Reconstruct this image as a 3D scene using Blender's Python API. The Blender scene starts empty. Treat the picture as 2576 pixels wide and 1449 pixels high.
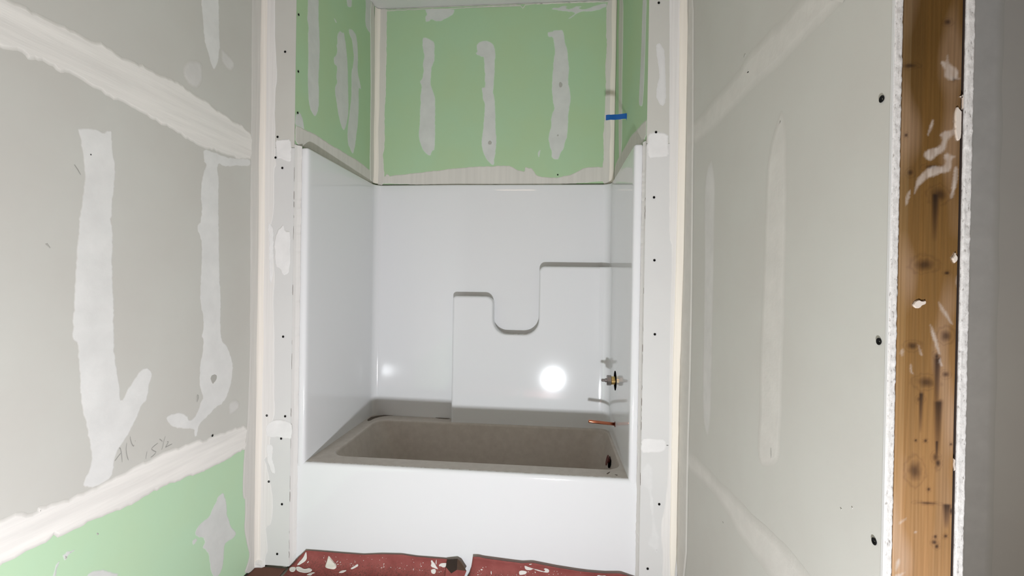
import bpy, bmesh, math, random
from mathutils import Vector, Matrix, noise
from mathutils.geometry import tessellate_polygon
random.seed(7)

# ------------------------------------------------------------------ camera, lamp, exposure
SC = bpy.context.scene
COL = SC.collection
EYE = Vector((.3789, -1.8937, 1.255))
YAW, PITCH, ROLL = .0889, -.0058, .0162
def camera():
    fw = Vector((-math.sin(YAW), math.cos(YAW), 0)); rt = Vector((math.cos(YAW), math.sin(YAW), 0)); up = Vector((0, 0, 1))
    fw, up = fw*math.cos(PITCH)+up*math.sin(PITCH), up*math.cos(PITCH)-fw*math.sin(PITCH)
    rt, up = rt*math.cos(ROLL)+up*math.sin(ROLL), up*math.cos(ROLL)-rt*math.sin(ROLL)
    cd = bpy.data.cameras.new('camera'); cd.sensor_width = 36; cd.lens = 1148.98/2576*36; cd.clip_start = .02
    co = bpy.data.objects.new('camera', cd); COL.objects.link(co)
    m = Matrix((rt, up, -fw)).transposed().to_4x4(); m.translation = EYE
    co.matrix_world = m
    SC.camera = co
camera()
w = bpy.data.worlds.new('world'); SC.world = w; w.use_nodes = True
w.node_tree.nodes['Background'].inputs[0].default_value = (1, .93, .85, 1)
w.node_tree.nodes['Background'].inputs[1].default_value = .05
def area(name, loc, aim, size, power, col, sy=None):
    d = bpy.data.lights.new(name, 'AREA'); d.energy = power; d.color = col; d.size = size
    if sy: d.shape = 'RECTANGLE'; d.size_y = sy
    o = bpy.data.objects.new(name, d); COL.objects.link(o); o.location = loc
    o.rotation_euler = (Vector(aim)-Vector(loc)).to_track_quat('-Z', 'Y').to_euler()
    return o
LAMP = Vector((.40, -2.18, .145))
AIM = Vector((-1.35, .75, 2.75))
area('work_light_beam', LAMP, AIM, .11, 55.5, (.935, .97, 1.02), .095)
HALL = Vector((2.35, -1.75, .30))
HAIM = Vector((2.2, .1, .9))
area('hall_added_fill', HALL, HAIM, .13, 3.0, (1, .84, .66), .11)  # added lamp, out of view, to brighten the lower hall wall
area('added_ceiling_fill', (-.1, -2.6, 2.88), (-.1, -2.6, 0), .5, 4.5, (1, .74, .55))  # unseen overhead fill, added to lift and warm the ambient light
vs = SC.view_settings
vs.view_transform = 'Standard'; vs.look = 'None'; vs.gamma = 1; vs.use_curve_mapping = False; vs.exposure = 0.0

# ------------------------------------------------------------------ traced outlines in metres on their own wall planes
TR = {
'L_seam': [[[-1.1154,1.8924],[-0.9494,1.9065],[-0.8816,1.9089],[-0.8517,1.9109],[-0.8219,1.9099],[-0.7619,1.913],[-0.735,1.9112],[-0.7071,1.9194],[-0.6594,1.9096],[-0.6215,1.9191],[-0.5715,1.919],[-0.5238,1.9162],[-0.4934,1.9249],[-0.4079,1.9253],[-0.3575,1.9129],[-0.3197,1.9153],[-0.2697,1.901],[-0.2125,1.9012],[-0.172,1.8878],[-0.1348,1.8994],[-0.1056,1.8884],[-0.06,1.8738],[-0.0579,1.7667],[-0.1178,1.7585],[-0.1462,1.7458],[-0.2032,1.7504],[-0.2357,1.7442],[-0.2773,1.7457],[-0.3379,1.7364],[-0.4086,1.7455],[-0.4753,1.7573],[-0.551,1.7629],[-0.6197,1.7739],[-0.6724,1.7741],[-0.7391,1.7855],[-0.7711,1.7897],[-0.8034,1.7918],[-0.816,1.7891],[-0.8283,1.7864],[-0.8396,1.7902],[-0.8666,1.7911],[-0.8789,1.7919],[-0.8882,1.7854],[-0.9009,1.7915],[-0.9172,1.7918],[-0.9484,1.7822],[-1.1149,1.8007]],[[-1.1083,0.6893],[-0.9396,0.6905],[-0.8996,0.6865],[-0.8635,0.6687],[-0.8601,0.683],[-0.8337,0.6764],[-0.8099,0.6693],[-0.752,0.6683],[-0.7326,0.6662],[-0.693,0.6692],[-0.6447,0.671],[-0.6061,0.6783],[-0.5653,0.6796],[-0.5145,0.6809],[-0.4854,0.6847],[-0.46,0.685],[-0.4184,0.6785],[-0.3747,0.6803],[-0.3379,0.6765],[-0.309,0.661],[-0.2694,0.6688],[-0.2168,0.661],[-0.1495,0.6589],[-0.0719,0.6517],[-0.0698,0.5448],[-0.1239,0.5493],[-0.1818,0.5481],[-0.2467,0.5479],[-0.3168,0.5458],[-0.3907,0.559],[-0.4838,0.5686],[-0.5638,0.5658],[-0.6308,0.5632],[-0.6742,0.5728],[-0.7035,0.5725],[-0.7316,0.5768],[-0.751,0.5725],[-0.7792,0.5766],[-0.809,0.579],[-0.8281,0.5853],[-0.8466,0.5823],[-0.8689,0.5819],[-0.8903,0.5776],[-0.9151,0.5807],[-0.9387,0.579],[-1.1077,0.5756]]],
'L_patch': [[[-0.7769,1.6554],[-0.7645,1.6618],[-0.7433,1.6691],[-0.7213,1.6722],[-0.7042,1.669],[-0.6904,1.6793],[-0.6798,1.684],[-0.6771,1.6597],[-0.6767,1.6253],[-0.6704,1.604],[-0.6653,1.5765],[-0.6672,1.5354],[-0.6739,1.482],[-0.6745,1.4357],[-0.678,1.426],[-0.6715,1.3841],[-0.6719,1.3147],[-0.6698,1.2336],[-0.6652,1.1521],[-0.6656,1.0823],[-0.6612,1.0233],[-0.6506,0.9627],[-0.6451,0.9202],[-0.641,0.8895],[-0.6247,0.9155],[-0.6093,0.9362],[-0.5962,0.9543],[-0.5828,0.9677],[-0.5663,0.9759],[-0.5492,0.9754],[-0.536,0.959],[-0.5385,0.9301],[-0.5484,0.9106],[-0.5522,0.8747],[-0.5621,0.8671],[-0.5718,0.8596],[-0.5812,0.8372],[-0.6011,0.806],[-0.623,0.7766],[-0.6419,0.7567],[-0.6554,0.7343],[-0.6612,0.7095],[-0.6645,0.6733],[-0.7159,0.6633],[-0.7543,0.6824],[-0.7449,0.7036],[-0.7342,0.7191],[-0.7269,0.7529],[-0.734,0.8022],[-0.7454,0.8555],[-0.7544,0.8963],[-0.7623,0.9418],[-0.7617,0.9849],[-0.7664,1.0398],[-0.7679,1.0809],[-0.7803,1.0878],[-0.7845,1.1011],[-0.7818,1.1327],[-0.7811,1.1699],[-0.7787,1.2337],[-0.7763,1.2977],[-0.7717,1.3515],[-0.7671,1.4056],[-0.7693,1.4182],[-0.7643,1.4415],[-0.7614,1.4657],[-0.7595,1.4823],[-0.7536,1.5268],[-0.7561,1.5587],[-0.7607,1.6006],[-0.7695,1.6355]],[[-0.3341,1.7375],[-0.2669,1.7382],[-0.1919,1.7395],[-0.0734,1.7725],[-0.0703,1.7432],[-0.1171,1.726],[-0.1574,1.7203],[-0.1957,1.704],[-0.2348,1.6969],[-0.256,1.7035],[-0.2618,1.6793],[-0.2529,1.6437],[-0.2537,1.5676],[-0.25,1.4771],[-0.2459,1.3556],[-0.2422,1.2641],[-0.2342,1.1719],[-0.2348,1.0797],[-0.2274,1.0249],[-0.201,1.0014],[-0.178,0.9635],[-0.1611,0.9129],[-0.1691,0.8504],[-0.1864,0.8065],[-0.2145,0.7757],[-0.2567,0.7682],[-0.2809,0.7536],[-0.3045,0.7424],[-0.3369,0.7285],[-0.3438,0.6915],[-0.3549,0.6879],[-0.3624,0.7048],[-0.359,0.718],[-0.379,0.7257],[-0.4193,0.7397],[-0.461,0.7594],[-0.4773,0.7817],[-0.4807,0.796],[-0.4617,0.8026],[-0.4202,0.7965],[-0.394,0.7795],[-0.3795,0.7556],[-0.3578,0.7607],[-0.3434,0.7855],[-0.3287,0.8108],[-0.3194,0.8231],[-0.3332,0.8556],[-0.3393,0.8787],[-0.3382,0.9292],[-0.3331,0.9647],[-0.3258,0.9854],[-0.3228,1.0362],[-0.3326,1.0519],[-0.3234,1.0728],[-0.3241,1.1167],[-0.3322,1.1463],[-0.3403,1.1829],[-0.3411,1.2335],[-0.3352,1.335],[-0.3361,1.3928],[-0.3441,1.4209],[-0.3573,1.4337],[-0.3559,1.4582],[-0.3411,1.4688],[-0.3363,1.523],[-0.3444,1.5576],[-0.3413,1.5942],[-0.3344,1.6391],[-0.3235,1.6709],[-0.3159,1.6816],[-0.3314,1.6905]],[[-0.3551,2.3466],[-0.3519,2.2633],[-0.3476,2.2232],[-0.3392,2.1707],[-0.3326,2.1166],[-0.3128,2.0833],[-0.2985,2.0536],[-0.2863,2.0416],[-0.2724,2.0616],[-0.2627,2.0933],[-0.2612,2.1272],[-0.2532,2.1464],[-0.2601,2.185],[-0.2609,2.2297],[-0.2645,2.3177],[-0.266,2.4067]]],
'L_faint': [[[-0.4194,2.0025],[-0.4041,2.0209],[-0.3778,2.0395],[-0.354,2.0412],[-0.3369,2.028],[-0.3398,1.9762],[-0.358,1.944],[-0.394,1.9313],[-0.4255,1.9518],[-0.4326,1.9744]],[[-0.251,2.1445],[-0.2101,2.1378],[-0.1764,2.1279],[-0.1713,2.1035],[-0.198,2.0784],[-0.2287,2.0794],[-0.2503,2.0994]],[[-0.1813,0.7736],[-0.147,0.7746],[-0.1182,0.7544],[-0.1225,0.7292],[-0.1553,0.7187],[-0.1803,0.7177],[-0.1875,0.7435]]],
'L_corner': [[[-0.08,2.4987],[-0.0764,2.1851],[-0.0731,1.8862],[-0.0726,1.6021],[-0.0661,1.267],[-0.062,0.9295],[-0.0721,0.6618],[-0.0762,0.6126],[-0.0918,0.5176],[-0.0967,0.3863],[-0.091,0.347],[-0.0783,0.331],[-0.0795,0.2609],[-0.0835,0.2126],[-0.0728,0.1732],[-0.0617,0.1247],[-0.0455,0.0812],[-0.0602,0.0473],[-0.075,0.0293],[-0.0749,0.0208],[0.0043,-0.0289],[0.0047,0.2184],[0.0023,0.7447],[0.0019,1.1636],[0.0001,1.7895],[-0.0059,2.4784],[-0.0073,2.5464]]],
'L_patch_green': [[[-0.2106,0.4223],[-0.2229,0.4239],[-0.2382,0.4197],[-0.254,0.3969],[-0.2696,0.3809],[-0.2799,0.3688],[-0.2922,0.3641],[-0.3153,0.3613],[-0.3398,0.3551],[-0.3539,0.338],[-0.3342,0.313],[-0.3143,0.2997],[-0.301,0.2793],[-0.3089,0.2699],[-0.3138,0.2635],[-0.2932,0.2378],[-0.2827,0.2239],[-0.2766,0.1735],[-0.2655,0.1352],[-0.2524,0.1111],[-0.2273,0.1039],[-0.2055,0.1299],[-0.2007,0.1758],[-0.199,0.2116],[-0.1784,0.2123],[-0.1511,0.2072],[-0.1283,0.2183],[-0.1494,0.2448],[-0.1701,0.274],[-0.1703,0.2866],[-0.1777,0.3069],[-0.1873,0.324],[-0.1867,0.3566],[-0.1953,0.3893]],[[-0.3621,0.3164],[-0.3536,0.3192],[-0.3411,0.3168],[-0.339,0.3058],[-0.3466,0.3003],[-0.3561,0.2967],[-0.3619,0.3029]],[[-0.8193,0.5087],[-0.8124,0.5099],[-0.8084,0.5145],[-0.8103,0.5032],[-0.8142,0.4921],[-0.818,0.4789],[-0.8249,0.4774],[-0.8221,0.4944]],[[-0.733,0.4347],[-0.7099,0.4284],[-0.6858,0.4123],[-0.6639,0.3926],[-0.6414,0.3748],[-0.6542,0.3681],[-0.7385,0.4221]],[[-0.8035,0.5235],[-0.7959,0.5245],[-0.7908,0.5281],[-0.7803,0.5237],[-0.7681,0.5216],[-0.775,0.5167],[-0.788,0.5144],[-0.7921,0.5069],[-0.7972,0.5078]]],
'L_dent': [[[-0.2864,0.8887],[-0.2783,0.8988],[-0.2614,0.8986],[-0.2506,0.8918],[-0.2525,0.8764],[-0.263,0.8684],[-0.2724,0.861],[-0.2809,0.8721]],[[-0.3522,0.8402],[-0.3426,0.8394],[-0.3395,0.8282],[-0.345,0.8131],[-0.3527,0.8128]],[[-0.7974,0.5199],[-0.7933,0.5197],[-0.7891,0.5139],[-0.7921,0.5091],[-0.7957,0.508]],[[-0.7111,0.5333],[-0.7063,0.5319],[-0.7039,0.5271],[-0.7086,0.5249]],[[-0.8506,1.3424],[-0.8478,1.3416],[-0.841,1.3338],[-0.839,1.3308],[-0.8429,1.3315]]],
'pencil': [[[-0.6469,0.7518],[-0.6444,0.7512],[-0.6424,0.7461],[-0.6404,0.7378],[-0.6388,0.7282],[-0.6378,0.7181],[-0.6368,0.7066]],[[-0.6413,0.7346],[-0.6452,0.7316],[-0.6517,0.726],[-0.6571,0.7209],[-0.6602,0.719]],[[-0.6225,0.7586],[-0.6239,0.7493],[-0.6246,0.7411],[-0.6237,0.7296],[-0.6216,0.7197],[-0.6189,0.7109],[-0.6166,0.7044]],[[-0.6118,0.7748],[-0.6101,0.7643],[-0.6072,0.7534],[-0.6037,0.7458],[-0.5996,0.7408],[-0.5975,0.7436]],[[-0.5954,0.7558],[-0.5929,0.7549]],[[-0.5527,0.7081],[-0.5538,0.7026],[-0.555,0.6957],[-0.5566,0.6852]],[[-0.5127,0.7206],[-0.52,0.7182],[-0.5278,0.7156],[-0.5337,0.7125],[-0.5363,0.7089],[-0.5285,0.7009],[-0.5194,0.6943],[-0.5231,0.6891],[-0.53,0.6857],[-0.5385,0.6836]],[[-0.5062,0.7316],[-0.5008,0.7263],[-0.4957,0.72]],[[-0.4838,0.7342],[-0.4873,0.7245],[-0.4903,0.7178],[-0.4925,0.7063],[-0.4947,0.6994],[-0.4977,0.6936]],[[-0.4771,0.7123],[-0.4734,0.7121],[-0.4719,0.7097],[-0.4755,0.705],[-0.4802,0.6997],[-0.4827,0.6967],[-0.4713,0.6974],[-0.4564,0.6984]],[[-0.7828,1.5578],[-0.7736,1.5462],[-0.7664,1.5351]]],
'J_corner': [[[-0.9029,2.5514],[-0.902,2.4822],[-0.8979,1.7895],[-0.8967,1.1637],[-0.8965,0.7453],[-0.8948,0.221],[-0.8936,-0.0031],[-0.855,0.0049],[-0.8573,0.0397],[-0.845,0.0755],[-0.8495,0.1364],[-0.8574,0.1796],[-0.8282,0.1902],[-0.824,0.2847],[-0.8323,0.3557],[-0.8457,0.3986],[-0.8537,0.4418],[-0.8689,0.4812],[-0.8305,0.4866],[-0.8272,0.5181],[-0.844,0.5348],[-0.8308,0.6434],[-0.8203,0.6786],[-0.8229,0.7307],[-0.8252,0.7655],[-0.8255,0.9219],[-0.8293,1.0609],[-0.8344,1.1649],[-0.8288,1.2865],[-0.8413,1.3991],[-0.857,1.4771],[-0.8396,1.5379],[-0.837,1.6158],[-0.8388,1.7457],[-0.8281,1.7629],[-0.8359,1.7976],[-0.8351,1.8719],[-0.8381,1.9619],[-0.8398,2.0829],[-0.8296,2.1345],[-0.8363,2.2209],[-0.8434,2.342],[-0.8463,2.549]]],
'J_patch': [[[-0.8369,1.872],[-0.8041,1.875],[-0.7642,1.8763],[-0.7617,1.8228],[-0.761,1.7728],[-0.7883,1.7799],[-0.8103,1.7922],[-0.8285,1.7906]],[[-0.8684,1.51],[-0.8538,1.5118],[-0.8388,1.4859],[-0.8373,1.3732],[-0.8324,1.2865],[-0.8463,1.2342],[-0.8578,1.2688],[-0.861,1.3729],[-0.8602,1.4424]],[[-0.8346,1.4425],[-0.8169,1.4808],[-0.8061,1.4912],[-0.7953,1.5051],[-0.784,1.4775],[-0.7604,1.4724],[-0.7585,1.3394],[-0.7668,1.2874],[-0.7922,1.2801],[-0.8072,1.3111],[-0.8292,1.3212],[-0.8336,1.3732]],[[-0.8635,0.6211],[-0.8455,0.6428],[-0.8053,0.6532],[-0.7652,0.6497],[-0.7432,0.6402],[-0.7408,0.5987],[-0.7441,0.5725],[-0.7713,0.5678],[-0.8043,0.5749],[-0.8408,0.5698],[-0.8629,0.581]],[[-0.8624,0.5409],[-0.8404,0.5454],[-0.8257,0.5356],[-0.8324,0.4952],[-0.8208,0.4522],[-0.8129,0.4091],[-0.835,0.4166],[-0.854,0.468]]],
'J_patchR': [[[0.7557,1.88],[0.7839,1.8844],[0.8309,1.879],[0.8348,1.8357],[0.8388,1.7877],[0.8014,1.7816],[0.7543,1.7788],[0.7502,1.8302]],[[0.7474,0.6395],[0.7899,0.6447],[0.8466,0.6408],[0.8488,0.6054],[0.8225,0.5848],[0.7847,0.5862],[0.7468,0.5811]]],
'J_faintR': [[[0.7479,0.5164],[0.7758,0.5502],[0.8,0.5191],[0.7944,0.3893],[0.8119,0.2933],[0.8319,0.2299],[0.822,0.1645],[0.801,0.1954],[0.7739,0.2098],[0.7967,0.26],[0.7876,0.4213],[0.7554,0.4519]],[[0.7776,2.2404],[0.7964,2.243],[0.8126,2.2073],[0.8177,2.0952],[0.822,2.0312],[0.8134,1.9865],[0.7944,1.9965],[0.7813,2.032],[0.7868,2.0719],[0.7953,2.1278],[0.7816,2.1922]]],
'J_cornerR': [[[0.9028,2.4751],[0.9039,2.4114],[0.9089,1.6146],[0.902,1.2147],[0.8953,0.8937],[0.8948,0.5723],[0.8955,0.0905],[0.8943,0.0727],[0.863,0.0704],[0.8377,0.0766],[0.8424,0.1659],[0.8279,0.2781],[0.8507,0.4088],[0.8564,0.6187],[0.8533,0.9727],[0.8538,1.294],[0.8547,1.4224],[0.8447,1.4543],[0.8403,1.6147],[0.8362,1.9349],[0.8277,2.4144],[0.8266,2.4783]]],
'J_beadR': [[[0.9028,2.4751],[0.9089,1.6146],[0.902,1.2147],[0.8953,0.8937],[0.8948,0.5723],[0.8958,0.0728],[0.8661,0.0706],[0.8666,0.5709],[0.8641,0.8927],[0.8693,1.214],[0.8715,1.6146],[0.8706,2.0142],[0.8655,2.4766]]],
'R_seam': [[[-0.089,1.8886],[-0.183,1.881],[-0.2882,1.8854],[-0.3811,1.8846],[-0.4748,1.8789],[-0.5085,1.8866],[-0.5372,1.8834],[-0.5678,1.8926],[-0.6026,1.8986],[-0.6461,1.895],[-0.7095,1.8933],[-0.7868,1.8833],[-0.8481,1.8845],[-0.9002,1.8843],[-1.0575,1.7812],[-1.0073,1.7855],[-0.9597,1.7822],[-0.9064,1.7814],[-0.8344,1.7803],[-0.7575,1.7757],[-0.6673,1.7853],[-0.5709,1.7845],[-0.4573,1.7835],[-0.3351,1.7777],[-0.2199,1.7866],[-0.1038,1.7915]],[[-0.068,0.6431],[-0.1555,0.6523],[-0.2197,0.6584],[-0.3348,0.6626],[-0.411,0.6648],[-0.4522,0.6631],[-0.5118,0.6719],[-0.5717,0.6723],[-0.6175,0.6758],[-0.6685,0.6747],[-0.7371,0.6855],[-0.7787,0.6879],[-0.8235,0.692],[-0.8647,0.6928],[-0.9029,0.6894],[-0.9383,0.6865],[-0.9889,0.6796],[-0.84,0.5783],[-0.7629,0.5752],[-0.7196,0.578],[-0.673,0.5744],[-0.622,0.5777],[-0.5664,0.5813],[-0.5259,0.5955],[-0.4613,0.5962],[-0.4022,0.6025],[-0.2834,0.5904],[-0.193,0.5764],[-0.0727,0.5691]]],
'R_patch': [[[-0.783,1.6718],[-0.7686,1.6568],[-0.7482,1.6339],[-0.7295,1.6016],[-0.7167,1.5605],[-0.7126,1.5086],[-0.7104,1.4599],[-0.7072,1.3321],[-0.7032,1.2233],[-0.6982,1.1334],[-0.6981,1.0345],[-0.7007,0.9224],[-0.6929,0.895],[-0.6953,0.8406],[-0.7161,0.8177],[-0.7472,0.8271],[-0.7783,0.8432],[-0.8073,0.869],[-0.8084,0.9319],[-0.8129,0.9558],[-0.8107,1.057],[-0.8144,1.1465],[-0.8162,1.2809],[-0.8167,1.4059],[-0.8152,1.49],[-0.8098,1.5387],[-0.8115,1.5866],[-0.8066,1.6205],[-0.7926,1.6581]]],
'R_faint': [[[-0.3141,1.6901],[-0.2718,1.6719],[-0.2499,1.6224],[-0.2462,1.5401],[-0.2606,1.359],[-0.2639,1.1529],[-0.263,0.9479],[-0.275,0.8095],[-0.3061,0.7675],[-0.3339,0.7633],[-0.3536,0.8218],[-0.357,0.9666],[-0.3582,1.2886],[-0.3568,1.521],[-0.3563,1.5998],[-0.3346,1.6609]]],
'R_corner': [[[-0.0111,2.4679],[-0.0327,1.6084],[-0.0084,1.2148],[0.0162,0.8906],[0.0181,0.5657],[0.0141,0.064],[-0.1295,0.1565],[-0.121,0.6177],[-0.1323,0.9203],[-0.1337,1.2181],[-0.1209,1.5916],[-0.1079,1.9698],[-0.0807,2.4222]]],
'R_dent': [[[-0.7628,0.8798],[-0.7681,0.8833],[-0.7714,0.8683],[-0.7692,0.8546],[-0.765,0.8595]],[[-0.5616,1.9036],[-0.567,1.9096],[-0.5767,1.9055],[-0.5732,1.8998],[-0.5657,1.8984]],[[-0.5868,1.8462],[-0.594,1.8495],[-0.6014,1.8452],[-0.5979,1.843]],[[-1.0265,0.8653],[-1.0303,0.8662],[-1.0319,0.8641],[-1.0289,0.8621]],[[-1.0576,0.8821],[-1.0605,0.8828],[-1.0606,0.88],[-1.0581,0.8788]],[[-0.4702,0.5549],[-0.4767,0.5566],[-0.4813,0.554],[-0.4748,0.5515]]],
'AL_patch': [[[0.0813,2.565],[0.0831,2.4892],[0.0787,2.4416],[0.0905,2.4162],[0.086,2.3687],[0.0916,2.2749],[0.0897,2.1644],[0.0983,2.084],[0.1105,2.0498],[0.1282,2.0336],[0.1483,2.0272],[0.1635,2.0368],[0.1831,2.0778],[0.1862,2.1532],[0.1776,2.2034],[0.1848,2.3078],[0.1852,2.3889],[0.1731,2.483],[0.1696,2.6214]],[[0.3537,2.5321],[0.3402,2.5067],[0.3439,2.4726],[0.336,2.454],[0.3448,2.4405],[0.3359,2.4035],[0.3101,2.3821],[0.3134,2.3602],[0.322,2.35],[0.3443,2.3556],[0.3422,2.3272],[0.3374,2.2961],[0.3493,2.2761],[0.3276,2.2449],[0.3271,2.2124],[0.3376,2.1879],[0.3497,2.1565],[0.3591,2.1238],[0.3727,2.0996],[0.3879,2.0756],[0.4032,2.0587],[0.4227,2.0534],[0.4403,2.0752],[0.4504,2.0976],[0.4618,2.132],[0.4716,2.1737],[0.4615,2.3067],[0.4536,2.4169],[0.4359,2.4985],[0.4194,2.5422],[0.4084,2.5623],[0.3909,2.5504],[0.3733,2.5503]],[[0.456,2.6036],[0.487,2.6224],[0.5159,2.6269],[0.5391,2.6225],[0.5568,2.5927],[0.5646,2.5573],[0.5694,2.5123],[0.5663,2.4474],[0.5723,2.4184],[0.5938,2.3883],[0.616,2.3481],[0.5881,2.3498],[0.5819,2.3272],[0.5865,2.2333],[0.5804,2.1513],[0.5655,2.0825],[0.5507,2.0146],[0.5322,1.9682],[0.5162,1.9589],[0.4898,1.9806],[0.4673,1.9967],[0.4596,2.0476],[0.4671,2.1111],[0.4782,2.161],[0.4863,2.2101],[0.4976,2.2608],[0.4949,2.3521],[0.4965,2.4067],[0.5088,2.428],[0.5173,2.4708],[0.5198,2.4954],[0.5059,2.5271],[0.4966,2.5685],[0.4644,2.5817]],[[0.3035,2.5777],[0.3186,2.5807],[0.3383,2.5734],[0.3301,2.5644],[0.3162,2.5665]],[[0.4281,2.7714],[0.4373,2.7171],[0.4558,2.7193],[0.4868,2.738],[0.4908,2.765],[0.491,2.8112]],[[0.6413,2.9062],[0.654,2.8488],[0.6456,2.7703],[0.6579,2.7283],[0.7007,2.7232],[0.7294,2.7196],[0.7562,2.7325],[0.7481,2.9737]],[[0.0015,1.983],[0.0159,1.9884],[0.0292,2.0009],[0.0409,2.0009],[0.0564,1.9844],[0.0634,1.9628],[0.0705,1.9397],[0.0359,1.9393],[-0.0005,1.9341]]],
'AL_tape': [[[-0.0025,1.9334],[0.0359,1.9405],[0.0705,1.9397],[0.1188,1.9443],[0.184,1.9458],[0.2341,1.9428],[0.2866,1.9396],[0.3844,1.9417],[0.491,1.9394],[0.5731,1.9419],[0.6612,1.9331],[0.7458,1.9255],[0.7831,1.922],[0.7863,1.8279],[0.7012,1.8349],[0.5262,1.8414],[0.2888,1.8525],[0.1499,1.8643],[0.0923,1.8617],[0.0069,1.8361]]],
'AL_corner': [[[0.7066,2.9475],[0.7157,2.6687],[0.7295,2.4233],[0.732,2.1713],[0.7312,1.9599],[0.7358,1.8172],[0.7863,1.8279],[0.789,2.1046],[0.7787,2.5305],[0.7694,2.9871]]],
'B_patch': [[[-0.4233,2.7326],[-0.4128,2.7349],[-0.4014,2.7345],[-0.3812,2.7236],[-0.3618,2.7136],[-0.3476,2.6919],[-0.3501,2.6323],[-0.3472,2.6152],[-0.3494,2.5897],[-0.3578,2.5686],[-0.3663,2.5518],[-0.3673,2.5049],[-0.3712,2.4751],[-0.3681,2.4452],[-0.3554,2.4108],[-0.3464,2.3935],[-0.3386,2.3422],[-0.3395,2.2313],[-0.3372,2.1374],[-0.3398,2.0776],[-0.3412,2.0563],[-0.3516,2.0564],[-0.3584,2.0436],[-0.3617,2.0266],[-0.3774,2.0267],[-0.3968,2.0397],[-0.4129,2.0596],[-0.4265,2.0914],[-0.433,2.1129],[-0.4406,2.1472],[-0.4377,2.19],[-0.4347,2.2242],[-0.4343,2.3098],[-0.4296,2.3482],[-0.4343,2.3697],[-0.4274,2.4294],[-0.4313,2.4552],[-0.4377,2.4724],[-0.4299,2.4808],[-0.4213,2.4908],[-0.4199,2.5147],[-0.415,2.536],[-0.4206,2.5575],[-0.4192,2.5831],[-0.4129,2.6256],[-0.4204,2.66],[-0.4271,2.6943]],[[-0.0951,2.6774],[-0.0892,2.6882],[-0.0766,2.6988],[-0.0553,2.7032],[-0.0339,2.7034],[-0.015,2.6969],[-0.0038,2.6898],[0.0075,2.6726],[0.0164,2.6471],[0.0205,2.6048],[0.0149,2.5839],[0.0161,2.5629],[0.0147,2.4871],[0.0113,2.4366],[0.0068,2.3987],[0.0166,2.369],[0.0214,2.3352],[0.022,2.3015],[0.0273,2.1833],[0.0335,2.1158],[0.0295,2.0483],[0.0233,2.0062],[0.0206,1.9657],[0.0078,1.9658],[-0.0095,1.9811],[-0.0226,1.9964],[-0.0384,2.0236],[-0.0491,2.0491],[-0.0584,2.1],[-0.0548,2.1422],[-0.0495,2.1844],[-0.0468,2.2267],[-0.0423,2.2689],[-0.0414,2.3195],[-0.0452,2.3407],[-0.0539,2.3536],[-0.058,2.3959],[-0.0619,2.4264],[-0.0423,2.4277],[-0.0401,2.4504],[-0.0456,2.4716],[-0.041,2.5053],[-0.0464,2.5223],[-0.0509,2.59],[-0.0537,2.6086],[-0.0683,2.6073],[-0.0795,2.6178],[-0.0924,2.6207],[-0.1012,2.6319],[-0.091,2.6401],[-0.0964,2.6546]],[[0.3239,2.7421],[0.338,2.7425],[0.353,2.7437],[0.357,2.7519],[0.3819,2.7527],[0.4126,2.7533],[0.4197,2.7265],[0.4242,2.7015],[0.4289,2.6681],[0.4393,2.6429],[0.4447,2.6178],[0.4451,2.5929],[0.4545,2.5262],[0.4504,2.4765],[0.4492,2.4474],[0.4598,2.4057],[0.4675,2.3432],[0.4584,2.2935],[0.4527,2.2354],[0.4523,2.1606],[0.4464,2.1191],[0.4369,2.0942],[0.4308,2.061],[0.4147,2.0362],[0.4051,2.0113],[0.4004,1.9946],[0.3738,1.9949],[0.3619,2.0075],[0.3567,2.0217],[0.3588,2.0434],[0.3475,2.0702],[0.3385,2.1121],[0.3398,2.1329],[0.3459,2.1662],[0.3539,2.187],[0.3514,2.2371],[0.3609,2.2703],[0.3705,2.291],[0.365,2.3202],[0.3595,2.3537],[0.3546,2.3955],[0.3524,2.4289],[0.3555,2.4955],[0.3598,2.537],[0.3577,2.562],[0.3684,2.62],[0.3624,2.6785],[0.3552,2.7103],[0.3269,2.7129]],[[0.2771,2.0333],[0.2852,2.05],[0.296,2.0557],[0.2914,2.0332],[0.2884,2.0081],[0.2817,2.0124]],[[-0.4137,2.9073],[-0.2345,2.9005],[-0.2324,2.875],[-0.246,2.8602],[-0.2641,2.8524],[-0.2813,2.8428],[-0.3028,2.8334],[-0.32,2.8255],[-0.3462,2.8281],[-0.3725,2.8418],[-0.3854,2.8295],[-0.3968,2.8282],[-0.4072,2.8268],[-0.4112,2.856],[-0.3992,2.8726],[-0.4082,2.89]],[[0.3408,2.8739],[0.359,2.8849],[0.3839,2.8806],[0.4086,2.893],[0.4417,2.8901],[0.4254,2.8758],[0.4586,2.8729],[0.4871,2.89],[0.5243,2.8853],[0.4998,2.8746],[0.5328,2.8668],[0.5736,2.8785],[0.6224,2.8931],[0.6631,2.9014],[0.6635,2.8792],[0.6392,2.8677],[0.623,2.8601],[0.5904,2.8531],[0.5577,2.8526],[0.5248,2.8555],[0.492,2.8443],[0.4595,2.8165],[0.4389,2.8139],[0.4675,2.8344],[0.4837,2.8471],[0.4589,2.8546],[0.4257,2.8592],[0.3842,2.8657]]],
'B_faint': [[[0.3685,2.8114],[0.4268,2.7969],[0.4679,2.8079],[0.5255,2.81],[0.5585,2.803],[0.5425,2.7763],[0.5103,2.7401],[0.4694,2.7208],[0.4532,2.7005],[0.4364,2.7135],[0.4605,2.7584],[0.4107,2.7684]]],
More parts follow.
